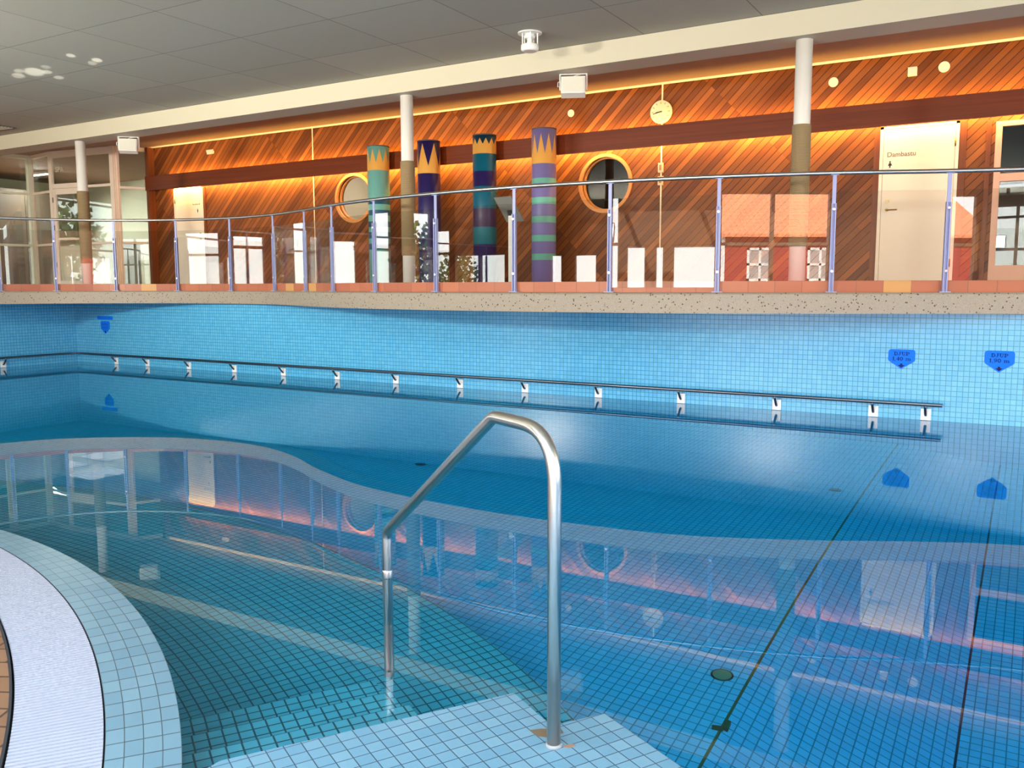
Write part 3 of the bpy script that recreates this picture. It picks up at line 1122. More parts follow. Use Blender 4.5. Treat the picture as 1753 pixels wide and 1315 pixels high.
# ------------------------------------------------------------------ ceilings and beam
mb = MB()
SK = (-7.0, 8.5, -5.0, -0.7)          # unseen roof light, added to bring more daylight onto the pool
mb.span((-24.5, SK[3], 4.03), (9.2, 9.26, 4.18))
mb.span((-24.5, -6.2, 4.03), (9.2, SK[2], 4.18))
mb.span((-24.5, SK[2], 4.03), (SK[0], SK[3], 4.18))
mb.span((SK[1], SK[2], 4.03), (9.2, SK[3], 4.18))
struct(mb.build('ceiling', M_CEIL))
mb = MB()
for k in range(9):
    x = SK[0] + (SK[1] - SK[0]) * k / 8
    mb.span((x - 0.03, SK[2], 4.06), (x + 0.03, SK[3], 4.22))
mb.span((SK[0], (SK[2] + SK[3]) / 2 - 0.04, 4.06), (SK[1], (SK[2] + SK[3]) / 2 + 0.04, 4.22))
struct(mb.build('window_7', mat('added_roof_light_frame', (230, 228, 220), 0.5)), 'long unseen roof light added over the near side to brighten the pool')
mb = MB()
mb.span((-24.5, 9.60, 4.25), (9.2, 12.40, 4.32))
mb.span((-24.5, 12.40, 4.25), (XWL, 16.6, 4.32))
mb.span((-24.5, 9.26, 4.62), (9.2, 12.75, 4.70))
struct(mb.build('ceiling_deck', mat('deck_ceiling_paint', (172, 152, 136), 0.85)))
mb = MB()
mb.face([(-24.5, 9.24, 3.787), (9.2, 9.24, 3.787), (9.2, 9.24, 4.036), (-24.5, 9.24, 4.036)], None, 0)
mb.face([(-24.5, 9.24, 3.787), (-24.5, 9.66, 3.787), (9.2, 9.66, 3.787), (9.2, 9.24, 3.787)], None, 1)
mb.face([(-24.5, 9.66, 3.787), (-24.5, 9.66, 4.30), (9.2, 9.66, 4.30), (9.2, 9.66, 3.787)], None, 1)
mb.face([(-24.5, 9.24, 4.036), (9.2, 9.24, 4.036), (9.2, 9.66, 4.30), (-24.5, 9.66, 4.30)], None, 0)
struct(mb.build('trim_6', [M_FASCIA, M_BEAMSIDE]), 'long cream beam carried by the round columns')

# ------------------------------------------------------------------ columns
for cx, lab in ((-14.20, 'slender white round column with rope wrapping before the glazed entrance screen'),
                (-7.205, 'slender white round column with rope wrapping between the painted pillars'),
                (-2.155, 'slender white round column with rope wrapping left of the Dambastu door')):
    c = (cx, 9.44)
    root = empty('support_column', (cx, 9.44, DZ), lab, 'column', 'rope wrapped columns under the beam')
    mb = MB()
    mb.cyl(c, 0.083, DZ, 3.80, 32)
    part(mb, 'shaft', M_WHITE, root)
    mb = MB()
    lo = 1.72
    mb.tube([(*c, lo), (*c, lo + 0.01), (*c, 2.94), (*c, 2.95)], [0.088, 0.095, 0.095, 0.088], 32)
    part(mb, 'rope_wrap', M_ROPE, root, label='tan rope wrapping')


def pillar_mat(name, bands, crown):
    """bands: list of (z from, rgb); crown: (z tip, z valley, z lower edge, teeth, top rgb, phase)"""
    m = mat(name, (128, 128, 128), 0.4)
    g = N(m)
    t = g.new('ShaderNodeTexCoord')
    s = g.new('ShaderNodeSeparateXYZ')
    g.link(t.outputs['Object'], s.inputs[0])
    z = s.outputs[2]
    col = lin(*bands[0][1])
    for zz, rgb in bands[1:]:
        f = g.math('GREATER_THAN', z, zz)
        col = g.mix(f, col, lin(*rgb))
    zt, zv, zl, teeth, top, ph = crown
    ang = g.math('ARCTAN2', s.outputs[0], g.math('MULTIPLY', s.outputs[1], -1.0))
    u = g.math('ADD', g.math('MULTIPLY', ang, teeth / (2 * pi)), 50 + ph)
    fr = g.math('FRACT', u)
    tri = g.math('SUBTRACT', 1.0, g.math('MULTIPLY', g.math('ABSOLUTE', g.math('SUBTRACT', fr, 0.5)), 2.0))
    lim = g.math('MULTIPLY_ADD', tri, zt - zv, zv)
    col = g.mix(g.math('GREATER_THAN', z, zl), col, lin(246, 186, 92))
    col = g.mix(g.math('GREATER_THAN', z, lim), col, lin(*top))
    g.link(col, g.b.inputs['Base Color'])
    return m


TE, DT = (112, 178, 170), (22, 84, 112)
zb = lambda L: [z - DZ for z in L]
b_te = [(0, TE)]
for k, z in enumerate([1.95, 2.05, 2.139, 2.249, 2.338, 2.431, 2.536, 2.625, 2.724, 2.813]):
    b_te.append((z - DZ, DT if k % 2 == 0 else TE))
NV, BL, TL = (38, 30, 92), (0, 100, 128), (20, 112, 128)
b_third = [(0, NV), (1.984 - DZ, TL), (2.261 - DZ, (60, 36, 84)), (2.555 - DZ, BL), (2.902 - DZ, NV), (3.139 - DZ, BL)]
LV, MN = (124, 118, 178), (112, 190, 170)
b_lav = [(0, LV)]
for k, z in enumerate([1.716, 1.814, 2.001, 2.098, 2.289, 2.386, 2.571, 2.672, 2.883, 2.962]):
    b_lav.append((z - DZ, MN if k % 2 == 0 else LV))
PIL = [(-9.915, 'teal round pillar with dark blue stripes and an orange toothed crown', pillar_mat('teal_pillar', b_te, (3.655 - DZ, 3.42 - DZ, 3.298 - DZ, 10, TE, 0.25))),
       (-8.837, 'plain navy round pillar with two tall orange crown teeth', pillar_mat('navy_pillar', [(0, NV)], (3.66 - DZ, 3.292 - DZ, 3.174 - DZ, 6, NV, 0.45))),
       (-7.734, 'petrol and purple banded round pillar with short orange teeth', pillar_mat('petrol_pillar', b_third, (3.65 - DZ, 3.555 - DZ, 3.411 - DZ, 12, (14, 62, 84), 0.2))),
       (-6.646, 'lavender round pillar with mint stripes and long orange teeth', pillar_mat('lavender_pillar', b_lav, (3.63 - DZ, 3.328 - DZ, 3.18 - DZ, 10, LV, 0.1)))]
for x, lab, m in PIL:
    root = empty('painted_pillar', (x, 12.16, DZ), lab, 'pillar', 'painted pillars before the boarded wall')
    mb = MB()
    mb.tube([(x, 12.16, DZ), (x, 12.16, 3.70)], 0.19, 48)
    part(mb, 'shaft', m, root)
    mb = MB()
    ring = 0.194
    mb.tube([(x, 12.16, 3.698), (x, 12.16, 3.716)], ring, 48)
    part(mb, 'cap', mat('pillar_cap', (96, 84, 70), 0.6), root, label='thin dark cap')

# ------------------------------------------------------------------ wall fittings
root = empty('wall_clock', (-4.877, YW, 3.853), 'round white wall clock above the wooden pelmet', 'clock')
mb = MB()
mb.disc_y((-4.877, YW - 0.02, 3.853), 0.165, 0.045, 40)
part(mb, 'face', mat('clock_face', (240, 224, 180), 0.4), root, 0.004)
for k in range(12):
    mb = MB()
    a = pi / 2 - k * pi / 6
    x, z = -4.877 + 0.128 * cos(a), 3.853 + 0.128 * sin(a)
    mb.box((x, YW - 0.0665, z), (0.016, 0.001, 0.028), Matrix.Rotation(-(a - pi / 2), 3, 'Y'))
    part(mb, 'hour_mark', mat('clock_marks', (176, 170, 140), 0.6), root)
for nm, ang, ln, wd in (('minute_hand', 90 - 43 * 6, 0.125, 0.010), ('hour_hand', 90 - (8.72) * 30, 0.08, 0.014)):
    a = radians(ang)
    mb = MB()
    mb.bar((-4.877 - 0.02 * cos(a), YW - 0.069, 3.853 - 0.02 * sin(a)), (-4.877 + ln * cos(a), YW - 0.069, 3.853 + ln * sin(a)), 0.003, wd)
    part(mb, nm, M_BLACK, root)
for nm, x, z, r, lab in (('cover_plate', -6.380, 3.990, 0.055, 'small round white cover plate left of the wall clock'),
                         ('cover_plate', -2.471, 4.005, 0.062, 'round white cover plate just right of the rightmost white column'),
                         ('cover_plate', -1.144, 4.037, 0.066, 'round white cover plate right of the small square box, high on the boarding')):
    mb = MB()
    mb.disc_y((x, YW + 0.002, z), r, 0.022, 28)
    o = mb.build(nm, mat('warm_white_plastic', (240, 230, 206), 0.4), None, 0.004)
    tag(o, lab, 'cover plate', 'round cover plates on the boarded wall')
mb = MB()
mb.span((-1.558, YW - 0.05, 3.968), (-1.452, YW + 0.002, 4.074))
tag(mb.build('alarm_box', MATS['warm_white_plastic'], None, 0.012), 'small square white box between two round plates on the boarding', 'box')
root = empty('movement_sensor', (-14.496, YW, 4.02), 'small tilted white sensor at the left end of the boarded wall', 'sensor')
mb = MB()
mb.bar((-14.496, YW + 0.002, 4.03), (-14.496, YW - 0.06, 4.03), 0.04, 0.04)
part(mb, 'bracket', MATS['warm_white_plastic'], root)
mb = MB()
mb.box((-14.496, YW - 0.09, 4.02), (0.13, 0.07, 0.085), Matrix.Rotation(0.25, 3, 'X'))
part(mb, 'housing', MATS['warm_white_plastic'], root, 0.012)
mb = MB()
mb.tube([(-11.793, YW - 0.008, 4.25), (-11.793, YW - 0.008, 3.66)], 0.009, 8)
mb.tube([(-11.793, YW - 0.008, 3.66), (-11.793, YW - 0.008, DZ)], 0.009, 8)
tag(mb.build('cable_conduit', M_PIPE), 'thin pale cable conduit left of the bright porthole', 'conduit', 'cable conduits on the boarded wall')
mb = MB()
mb.tube([(-4.877, YW - 0.010, 4.25), (-4.877, YW - 0.010, DZ)], 0.012, 8)
tag(mb.build('cable_conduit', M_PIPE), 'pale cable conduit running down behind the wall clock', 'conduit', 'cable conduits on the boarded wall')
for z0, z1, lab in ((2.985, 3.125, 'upper of two switch boxes on the conduit below the clock'), (2.80, 2.93, 'lower of two switch boxes on the conduit below the clock')):
    root = empty('switch_box', (-4.877, YW, z0), lab, 'switch', 'switch boxes below the clock')
    mb = MB()
    mb.span((-4.915, YW - 0.045, z0), (-4.84, YW + 0.002, z1))
    part(mb, 'housing', mat('switch_plastic', (220, 190, 150), 0.5), root, 0.006)
    mb = MB()
    mb.span((-4.895, YW - 0.049, z0 + 0.03), (-4.86, YW - 0.044, z1 - 0.03))
    part(mb, 'rocker', mat('switch_rocker', (150, 110, 76), 0.5), root)

# loudspeakers under the beam
for x, y, ang, lab in ((-4.80, 9.50, 0.42, 'white loudspeaker hung under the beam left of the clock'),
                       (-13.07, 9.56, 0.75, 'white loudspeaker hung under the beam by the glazed entrance screen')):
    root = empty('loudspeaker', (x, y, 3.787), lab, 'loudspeaker', 'loudspeakers under the beam')
    R = Matrix.Rotation(ang, 3, 'Z')
    T = Matrix.Rotation(-0.30, 3, 'X')
    mb = MB()
    P = lambda a, b, c: tuple(Vector((x, y, 0)) + R @ Vector((a, b, 0)) + Vector((0, 0, c)))
    mb.bar(P(-0.155, 0, 3.787), P(-0.155, 0, 3.60), 0.03, 0.008)
    mb.bar(P(0.155, 0, 3.787), P(0.155, 0, 3.60), 0.03, 0.008)
    mb.bar(P(-0.16, 0, 3.782), P(0.16, 0, 3.782), 0.03, 0.008)
    part(mb, 'bracket', M_PLASTIC, root)
    # cabinet: front face wide, tapering to the back
    mb = MB()
    c0 = Vector((x, y, 3.62))
    Q = R @ T
    fr_ = [(-0.14, -0.10, -0.11), (0.14, -0.10, -0.11), (0.14, -0.10, 0.10), (-0.14, -0.10, 0.10)]
    md = [(-0.14, 0.02, -0.11), (0.14, 0.02, -0.11), (0.14, 0.02, 0.10), (-0.14, 0.02, 0.10)]
    bk = [(-0.10, 0.11, -0.06), (0.10, 0.11, -0.06), (0.10, 0.11, 0.06), (-0.10, 0.11, 0.06)]
    V = lambda L: [tuple(c0 + Q @ Vector(p)) for p in L]
    fr_, md, bk = V(fr_), V(md), V(bk)
    mb.face(fr_)
    mb.face(bk[::-1])
    for A_, B_ in ((fr_, md), (md, bk)):
        for k in range(4):
            j = (k + 1) % 4
            mb.face([A_[k], B_[k], B_[j], A_[j]])
    part(mb, 'cabinet', M_PLASTIC, root)
    mb = MB()
    mb.box(tuple(c0 + Q @ Vector((0, -0.104, -0.005))), (0.255, 0.008, 0.185), Q)
    part(mb, 'grille', mat('speaker_grille', (222, 220, 206), 0.6), root)
    mb = MB()
    mb.tube([P(-0.155, 0, 3.70), P(-0.18, -0.03, 3.69), P(-0.185, -0.03, 3.64), P(-0.15, 0.03, 3.655), P(-0.05, 0.03, 3.74), P(0.02, 0.02, 3.77), P(0.10, 0.02, 3.785)], 0.005, 6)
    part(mb, 'cable', M_PLASTIC, root)

# alarm sounder on the ceiling
root = empty('fire_detector', (-4.845, 8.54, 4.03), 'white cage type detector on the grey panelled ceiling', 'detector')
c = (-4.845, 8.54)
mb = MB()
mb.cyl(c, 0.13, 4.018, 4.03, 28)
part(mb, 'base_plate', M_PLASTIC, root)
mb = MB()
mb.cyl(c, 0.055, 3.97, 4.02, 20)
mb.tube([(*c, 3.97), (*c, 3.94), (*c, 3.90)], [0.03, 0.03, 0.035], 16)
part(mb, 'body', M_PLASTIC, root)
mb = MB()
mb.tube([(*c, 3.905), (*c, 3.90), (*c, 3.855), (*c, 3.835)], [0.088, 0.096, 0.096, 0.075], 28)
part(mb, 'head', M_PLASTIC, root)
for k in range(5):
    mb = MB()
    a = 2 * pi * k / 5 + 0.3
    mb.bar((c[0] + 0.085 * cos(a), c[1] + 0.085 * sin(a), 4.02), (c[0] + 0.085 * cos(a), c[1] + 0.085 * sin(a), 3.90), 0.010, 0.010)
    part(mb, 'cage_bar', M_PLASTIC, root)
mb = MB()
mb.span((-15.75, 8.52, 4.018), (-15.15, 8.92, 4.03), 0)
for k in range(6):
    mb.span((-15.72, 8.56 + k * 0.055, 4.008), (-15.18, 8.585 + k * 0.055, 4.02), 1)
tag(mb.build('ceiling_vent', [mat('vent_dark', (90, 88, 82), 0.7), M_BEAMSIDE]), 'slatted air vent in the ceiling at the left edge', 'vent')

# information stand
root = empty('information_stand', (-6.30, 10.50, DZ), 'grey tilted information panel on a white post behind the balustrade', 'stand')
mb = MB()
mb.span((-6.285, 10.48, DZ), (-6.235, 10.53, 2.33))
mb.span((-6.34, 10.42, DZ), (-6.18, 10.59, DZ + 0.012))
part(mb, 'post', M_WHITE, root, 0.004)
mb = MB()
Rp = Matrix.Rotation(radians(58), 3, 'X') @ Matrix.Rotation(radians(0), 3, 'Z')
Rp = Matrix.Rotation(radians(-8), 3, 'Z') @ Matrix.Rotation(radians(-48), 3, 'X')
mb.box((-6.26, 10.46, 2.36), (0.30, 0.42, 0.014), Rp)
part(mb, 'panel', M_GREY, root, 0.004)
mb = MB()
mb.bar((-6.26, 10.505, 2.25), (-6.26, 10.47, 2.35), 0.06, 0.03)
part(mb, 'clamp', M_STEELDARK, root)

# ------------------------------------------------------------------ pool fittings
# grab rail along the far and left pool walls
YR = 9.27
root = empty('grab_rail', (-7.5, YF, 0.165), 'long steel grab rail just above the water on the mosaic pool wall', 'rail')
mb = MB()
mb.tube([(-14.40, 3.0, 0.168), (-14.40, 5.0, 0.168), (-14.40, 9.10, 0.168), (-14.385, 9.20, 0.168), (-14.32, 9.255, 0.168), (-14.2, YR, 0.168), (-10.0, YR, 0.168), (-5.0, YR, 0.168), (-0.71, YR, 0.168)], 0.018, 12)
part(mb, 'rail', M_STEELDARK, root)
bx = [-13.42, -12.60, -11.58, -10.54, -9.50, -8.45, -7.40, -6.35, -5.38, -4.38, -3.36, -2.30, -1.34, -0.86]
proto = None


def bracket_mesh():
    a, b = MB(), MB()
    a.tube([(0, -0.103, 0.165), (0, -0.095, 0.135), (0, -0.03, 0.06), (0, -0.012, 0.052)], 0.013, 8)
    b.span((-0.045, -0.012, 0.005), (0.045, 0.0, 0.115))
    return a, b


for k, x in enumerate(bx + [7.0, 8.05]):
    left = k >= len(bx)
    if proto is None:
        a, b = bracket_mesh()
        o = a.build('bracket', M_STEELDARK, root)
        pl = b.build('wall_plate', M_PLASTIC, o, 0.008)
        pl['label'] = 'white wall plate'
        proto = (o, pl)
    else:
        o = proto[0].copy()
        COL.objects.link(o)
        o.parent = root
        c = proto[1].copy()
        COL.objects.link(c)
        c.parent = o
    if not left:
        o.location = (x + 7.5, 0, -0.165)
    else:
        o.location = (XL + 0.002 + 7.5, x - YF, -0.165)
        o.rotation_euler = (0, 0, pi / 2)

# depth signs
ys = YF - 0.004


def depth_sign(cx, ztop, w, htot, lines, lab):
    root = empty('depth_sign', (cx, YF, ztop), lab, 'sign', 'blue depth signs on the pool wall')
    h_ = w / 2
    zs = ztop - htot * 0.55
    r = w * 0.10
    out = [(cx - h_ + r, ztop), (cx - h_ + r * 0.3, ztop - r * 0.3), (cx - h_, ztop - r), (cx - h_, zs), (cx - h_ + r * 0.4, zs - r * 0.5), (cx, ztop - htot), (cx + h_ - r * 0.4, zs - r * 0.5), (cx + h_, zs), (cx + h_, ztop - r), (cx + h_ - r * 0.3, ztop - r * 0.3), (cx + h_ - r, ztop)]
    mb = MB()
    mb.face([(x, ys, z) for x, z in out])
    for i in range(len(out)):
        j = (i + 1) % len(out)
        mb.face([(out[i][0], ys, out[i][1]), (out[j][0], ys, out[j][1]), (out[j][0], YF, out[j][1]), (out[i][0], YF, out[i][1])])
    part(mb, 'plate', M_SIGN, root)
    if lines:
        mb = MB()
        glyph_line(mb, lines[0], cx, ztop - 0.060, 0.034, ys - 0.001, 1.2)
        part(mb, 'lettering', M_SIGNTXT, root)
        mb = MB()
        glyph_line(mb, lines[1], cx, ztop - 0.110, 0.034, ys - 0.001, 1.15)
        part(mb, 'lettering', M_SIGNTXT, root)
    mb = MB()
    za = ztop - htot
    sc = 1.0 if lines else 0.8
    mb.face([(cx, ys - 0.001, za + 0.012), (cx + 0.032 * sc, ys - 0.001, za + 0.04), (cx - 0.032 * sc, ys - 0.001, za + 0.04)])
    mb.face([(cx - 0.010, ys - 0.001, za + 0.040), (cx + 0.010, ys - 0.001, za + 0.040), (cx + 0.010, ys - 0.001, za + 0.055), (cx - 0.010, ys - 0.001, za + 0.055)])
    part(mb, 'arrow', M_SIGNTXT, root)
    return root


depth_sign(-1.102, 0.690, 0.245, 0.195, ('DJUP', '1,40 m'), 'blue pointed depth sign reading DJUP 1,40 m')
depth_sign(-0.258, 0.706, 0.250, 0.205, ('DJUP', '1,90 m'), 'blue pointed depth sign reading DJUP 1,90 m')
sg = depth_sign(-13.68, 0.733, 0.245, 0.220, None, 'blue pointed depth sign near the left pool corner')
for z in (0.693, 0.635):
    mb = MB()
    for k in range(5):
        mb.span((-13.765 + 0.034 * k, ys - 0.0015, z - 0.028), (-13.765 + 0.034 * k + 0.018, ys - 0.0005, z))
    part(mb, 'lettering', mat('faint_lettering', (8, 66, 176), 0.4), sg)
mb = MB()
mb.span((-13.885, ys, 0.757), (-13.465, YF, 0.818))
tag(mb.build('sign_plate', M_SIGN), 'plain blue strip above the depth sign in the left pool corner', 'sign')

# inlets and floor fittings
mb = MB()
dz = floor_z(-4.69) + 0.002
mb.cyl((-4.69, 6.27), 0.05, dz, dz + 0.012, 20)
mb.cyl((-4.69, 6.27), 0.02, dz, dz + 0.03, 16)
tag(mb.build('floor_inlet', M_STEELDARK), 'small steel inlet on the pool floor far beyond the handrail', 'inlet', 'pool floor inlets')
dz = floor_z(-1.31) + 0.002
mb = MB()
mb.cyl((-1.31, 7.33), 0.05, dz, dz + 0.012, 20)
mb.cyl((-1.31, 7.33), 0.02, dz, dz + 0.03, 16)
tag(mb.build('floor_inlet', M_STEELDARK), 'small steel inlet on the pool floor below the DJUP 1,40 m sign', 'inlet', 'pool floor inlets')
dzz = floor_z(-1.225) + 0.003
root = empty('floor_drain', (-1.225, 4.08, dzz), 'round steel drain set in the blue pool floor', 'drain')
mb = MB()
n_ = 32
for k in range(n_):
    P = lambda r, j, z: (-1.225 + r * cos(2 * pi * j / n_), 4.08 + r * sin(2 * pi * j / n_), dzz + z)
    mb.face([P(0.044, k, 0.004), P(0.048, k, 0.008), P(0.048, k + 1, 0.008), P(0.044, k + 1, 0.004)], None, 0, True)
    mb.face([P(0.048, k, 0.008), P(0.056, k, 0.002), P(0.056, k + 1, 0.002), P(0.048, k + 1, 0.008)], None, 0, True)
part(mb, 'ring', mat('drain_bronze', (44, 46, 40), 0.4), root)
mb = MB()
mb.cyl((-1.225, 4.08), 0.046, dzz, dzz + 0.006, 28)
part(mb, 'cover', mat('drain_cover', (150, 136, 110), 0.5), root)
zz = floor_z(-1.07) + 0.003
mb = MB()
mb.box((-1.115, 3.665, zz + 0.012), (0.05, 0.03, 0.02), 0.3)
mb.box((-1.083, 3.70, zz + 0.015), (0.022, 0.06, 0.03), 0.05)
tag(mb.build('floor_bracket', M_OLIVE), 'small dark green bracket on the pool floor near the platform', 'bracket')

# ------------------------------------------------------------------ foreground handrail
B0, F0 = Vector((-1.107, 2.09, 0)), Vector((-2.117, 2.606, 0))
hv = F0 - B0


def hp(t, z):
    p = B0 + hv * t
    return Vector((p.x, p.y, z))


def fillet(pts, radii, n=10):
    out = [pts[0]]
    for i in range(1, len(pts) - 1):
        p, a, b = pts[i], pts[i - 1], pts[i + 1]
        u, v = (a - p).normalized(), (b - p).normalized()
        ang = u.angle(v)
        d = radii[i - 1] / math.tan(ang / 2)
        d = min(d, (a - p).length * 0.49, (b - p).length * 0.49)
        s, e_ = p + u * d, p + v * d
        for k in range(n + 1):
            t = k / n
            out.append((1 - t) ** 2 * s + 2 * t * (1 - t) * p + t * t * e_)
    out.append(pts[-1])
    return out


root = empty('pool_handrail', (B0.x, B0.y, ZE), 'polished steel handrail rising from the tiled platform over the steps', 'handrail')
pts = fillet([hp(0, ZE - 0.01), hp(0.0, 0.925), hp(0.285, 0.925), hp(1.0, 0.372), hp(1.0, -0.50)], [0.16, 0.07, 0.06])
mb = MB()
mb.tube(pts, 0.0195, 24)
part(mb, 'tube', M_STEEL, root)
mb = MB()
j = hp(1.0, 0.20)
mb.tube([hp(1.0, 0.185), hp(1.0, 0.19), hp(1.0, 0.215), hp(1.0, 0.22)], [0.0200, 0.0212, 0.0212, 0.0200], 20)
part(mb, 'joint_ring', M_STEEL, root)
mb = MB()
mb.tube([(B0.x, B0.y, ZE), (B0.x, B0.y, ZE + 0.010)], [0.026, 0.022], 20)
part(mb, 'floor_collar', mat('collar_seal', (140, 144, 146), 0.5), root)
mb = MB()
st = [(-1.078, 2.112), (-1.060, 2.125), (-1.052, 2.118), (-1.062, 2.100), (-1.080, 2.094)]
mb.prism(st[::-1], ZE + 0.001, ZE + 0.002)
tag(mb.build('rust_stain', M_RUST), 'small rusty stain on the tiles at the handrail base', 'stain')

# ------------------------------------------------------------------ glazed entrance screen and lobby
ZC = 4.25
V = [(-20.45, 7.2), (-19.85, 11.0), (-19.65, 11.83), (-18.70, 11.69), (-16.76, 11.93), (-16.44, 12.50)]


def bay(mbf, a, b, rails, w=0.05, top=True):
    A, B = Vector((*a, 0)), Vector((*b, 0))
    d = (B - A).normalized()
    for p, q in ((A, A + d * w), (B - d * w, B)):
        mbf.bar((*((p + q) / 2).xy, DZ), (*((p + q) / 2).xy, ZC), w, w)
    for z, h_ in rails:
        mbf.bar((A.x, A.y, z), (B.x, B.y, z), w * 0.8, h_)


root = bpy.data.objects.new('window_3', None)
root.location = (-18.0, 11.8, DZ)
COL.objects.link(root)
struct(root, 'folded glazed screen of the spa entrance')
mb = MB()
RR = [(4.21, 0.08), (3.40, 0.05), (2.25, 0.05), (1.30, 0.08)]
bay(mb, V[0], V[1], RR, 0.06)
bay(mb, V[1], V[2], RR, 0.10)
part(mb, 'frame', M_FRAMEG, root)
mb = MB()
bay(mb, V[2], V[3], RR, 0.05)
Vd = (-17.76, 11.806)
bay(mb, V[3], V[4], [(4.18, 0.14), (1.30, 0.08)], 0.06)
bay(mb, Vd, V[4], [(3.46, 0.05), (2.25, 0.05)], 0.05)
bay(mb, V[4], V[5], RR, 0.05)
mb.bar((*V[3], 3.50), (*Vd, 3.50), 0.05, 0.10)
mb.bar((-16.83, 11.93, DZ), (-16.83, 11.93, ZC), 0.14, 0.12)
part(mb, 'frame', M_FRAME, root)
for a, b in zip(V[:-1], V[1:]):
    A, B = Vector((*a, 0)), Vector((*b, 0))
    d = (B - A).normalized()
    nrm = Vector((-d.y, d.x, 0))
    c = (A + B) / 2 + nrm * 0.012
    mb = MB()
    if a == V[3]:
        c = (Vector((*Vd, 0)) + B) / 2 + nrm * 0.012
        mb.box((c.x, c.y, (DZ + ZC) / 2), ((B - Vector((*Vd, 0))).length - 0.06, 0.008, ZC - DZ - 0.05), Matrix((d, nrm, Vector((0, 0, 1)))).transposed())
        c2 = (A + Vector((*Vd, 0))) / 2
        mb.box((c2.x, c2.y, 3.86), ((Vector((*Vd, 0)) - A).length - 0.06, 0.008, 0.62), Matrix((d, nrm, Vector((0, 0, 1)))).transposed())
    else:
        mb.box((c.x, c.y, (DZ + ZC) / 2), ((B - A).length - 0.06, 0.008, ZC - DZ - 0.05), Matrix((d, nrm, Vector((0, 0, 1)))).transposed())
    part(mb, 'pane', M_GLASSG, root)
dd = Vector((Vd[0] - V[3][0], Vd[1] - V[3][1], 0)).normalized()
text_mesh('lettering', 'SPA', 0.155, root, (-18.52 + 18.0, 11.715 - 11.8 - 0.03, 3.80 - DZ), (pi / 2, 0, atan2(dd.y, dd.x)), mat('etched_lettering', (206, 204, 186), 0.7))
# spa door leaf
root = bpy.data.objects.new('door_4', None)
root.location = (*V[3], DZ)
COL.objects.link(root)
struct(root, 'pale framed glass door of the spa entrance')
A, B = Vector((V[3][0], V[3][1], 0)) + dd * 0.07, Vector((Vd[0], Vd[1], 0)) - dd * 0.04
mb = MB()
o_ = Vector((dd.y, -dd.x, 0)) * 0.02
for p in (A + dd * 0.05, B - dd * 0.05):
    mb.bar((p.x + o_.x, p.y + o_.y, DZ + 0.02), (p.x + o_.x, p.y + o_.y, 3.44), 0.04, 0.10)
for z, h_ in ((3.38, 0.12), (2.36, 0.05), (1.36, 0.18)):
    mb.bar((A.x + o_.x, A.y + o_.y, z), (B.x + o_.x, B.y + o_.y, z), 0.04, h_)
leaf = part(mb, 'door_leaf', M_FRAME, root)
mb = MB()
c = (A + B) / 2 + o_
nrm = Vector((-dd.y, dd.x, 0))
mb.box((c.x, c.y, 2.39), ((B - A).length - 0.16, 0.008, 1.9), Matrix((dd, nrm, Vector((0, 0, 1)))).transposed())
part(mb, 'pane', M_GLASSG, leaf)
mb = MB()
p = B - dd * 0.05 + o_ * 2.2
mb.bar((p.x, p.y, 2.33), (p.x, p.y, 2.47), 0.03, 0.02)
mb.tube([(p.x, p.y, 2.38), (p.x + o_.x * 2, p.y + o_.y * 2, 2.38), (p.x + o_.x * 2 - dd.x * 0.12, p.y + o_.y * 2 - dd.y * 0.12, 2.38)], 0.01, 8)
part(mb, 'handle', M_BRASS, leaf)
for z in (1.75, 2.55, 3.15):
    mb = MB()
    p = A + o_ * 1.8
    mb.cyl((p.x, p.y), 0.015, z, z + 0.11, 8)
    part(mb, 'hinge', M_BRASS, leaf)

# lobby shell
mb = MB()
mb.face([(-24.5, 16.0, DZ), (-16.3, 16.0, DZ), (-16.3, 16.0, ZC), (-24.5, 16.0, ZC)], None, 0)
mb.face([(-16.3, 16.0, DZ), (-16.3, 12.6, DZ), (-16.3, 12.6, ZC), (-16.3, 16.0, ZC)], None, 0)
mb.face([(-24.4, 7.2, DZ), (-24.4, 16.0, DZ), (-24.4, 16.0, ZC), (-24.4, 7.2, ZC)], None, 0)
struct(mb.build('wall_lobby', M_WALLPALE))
root = empty('lobby_cabinet', (-23.6, 13.6, DZ), 'tall dark brown cabinet inside the lobby at the left edge', 'cabinet')
mb = MB()
mb.span((-24.35, 12.2, DZ), (-23.0, 15.0, 3.85))
part(mb, 'body', mat('cabinet_brown', (70, 58, 46), 0.6), root, 0.01)
mb = MB()
mb.span((-22.998, 12.25, DZ + 0.08), (-22.98, 13.58, 3.80))
part(mb, 'door', mat('cabinet_brown_door', (62, 50, 40), 0.55), root)
mb = MB()
mb.span((-22.998, 13.62, DZ + 0.08), (-22.98, 14.95, 3.80))
part(mb, 'door', MATS['cabinet_brown_door'], root)
root = empty('lobby_counter', (-20.5, 14.0, DZ), 'white counter inside the lobby behind the narrow glass bay', 'counter')
mb = MB()
mb.span((-21.9, 13.6, DZ), (-19.3, 14.3, 2.35))
part(mb, 'front', mat('counter_white', (228, 226, 212), 0.5), root)
mb = MB()
mb.span((-21.95, 13.5, 2.35), (-19.25, 14.35, 2.40))
part(mb, 'worktop', mat('counter_top', (120, 110, 92), 0.4), root)
root = empty('lobby_shelf', (-17.2, 15.7, DZ), 'dark shelf unit inside the lobby behind the right glass bay', 'shelf')
mb = MB()
for z in (DZ + 0.02, 1.8, 2.3, 2.8, 3.3):
    mb.span((-18.0, 15.45, z), (-16.5, 15.95, z + 0.04))
mb.span((-18.04, 15.45, DZ), (-18.0, 15.95, 3.34))
mb.span((-16.5, 15.45, DZ), (-16.46, 15.95, 3.34))
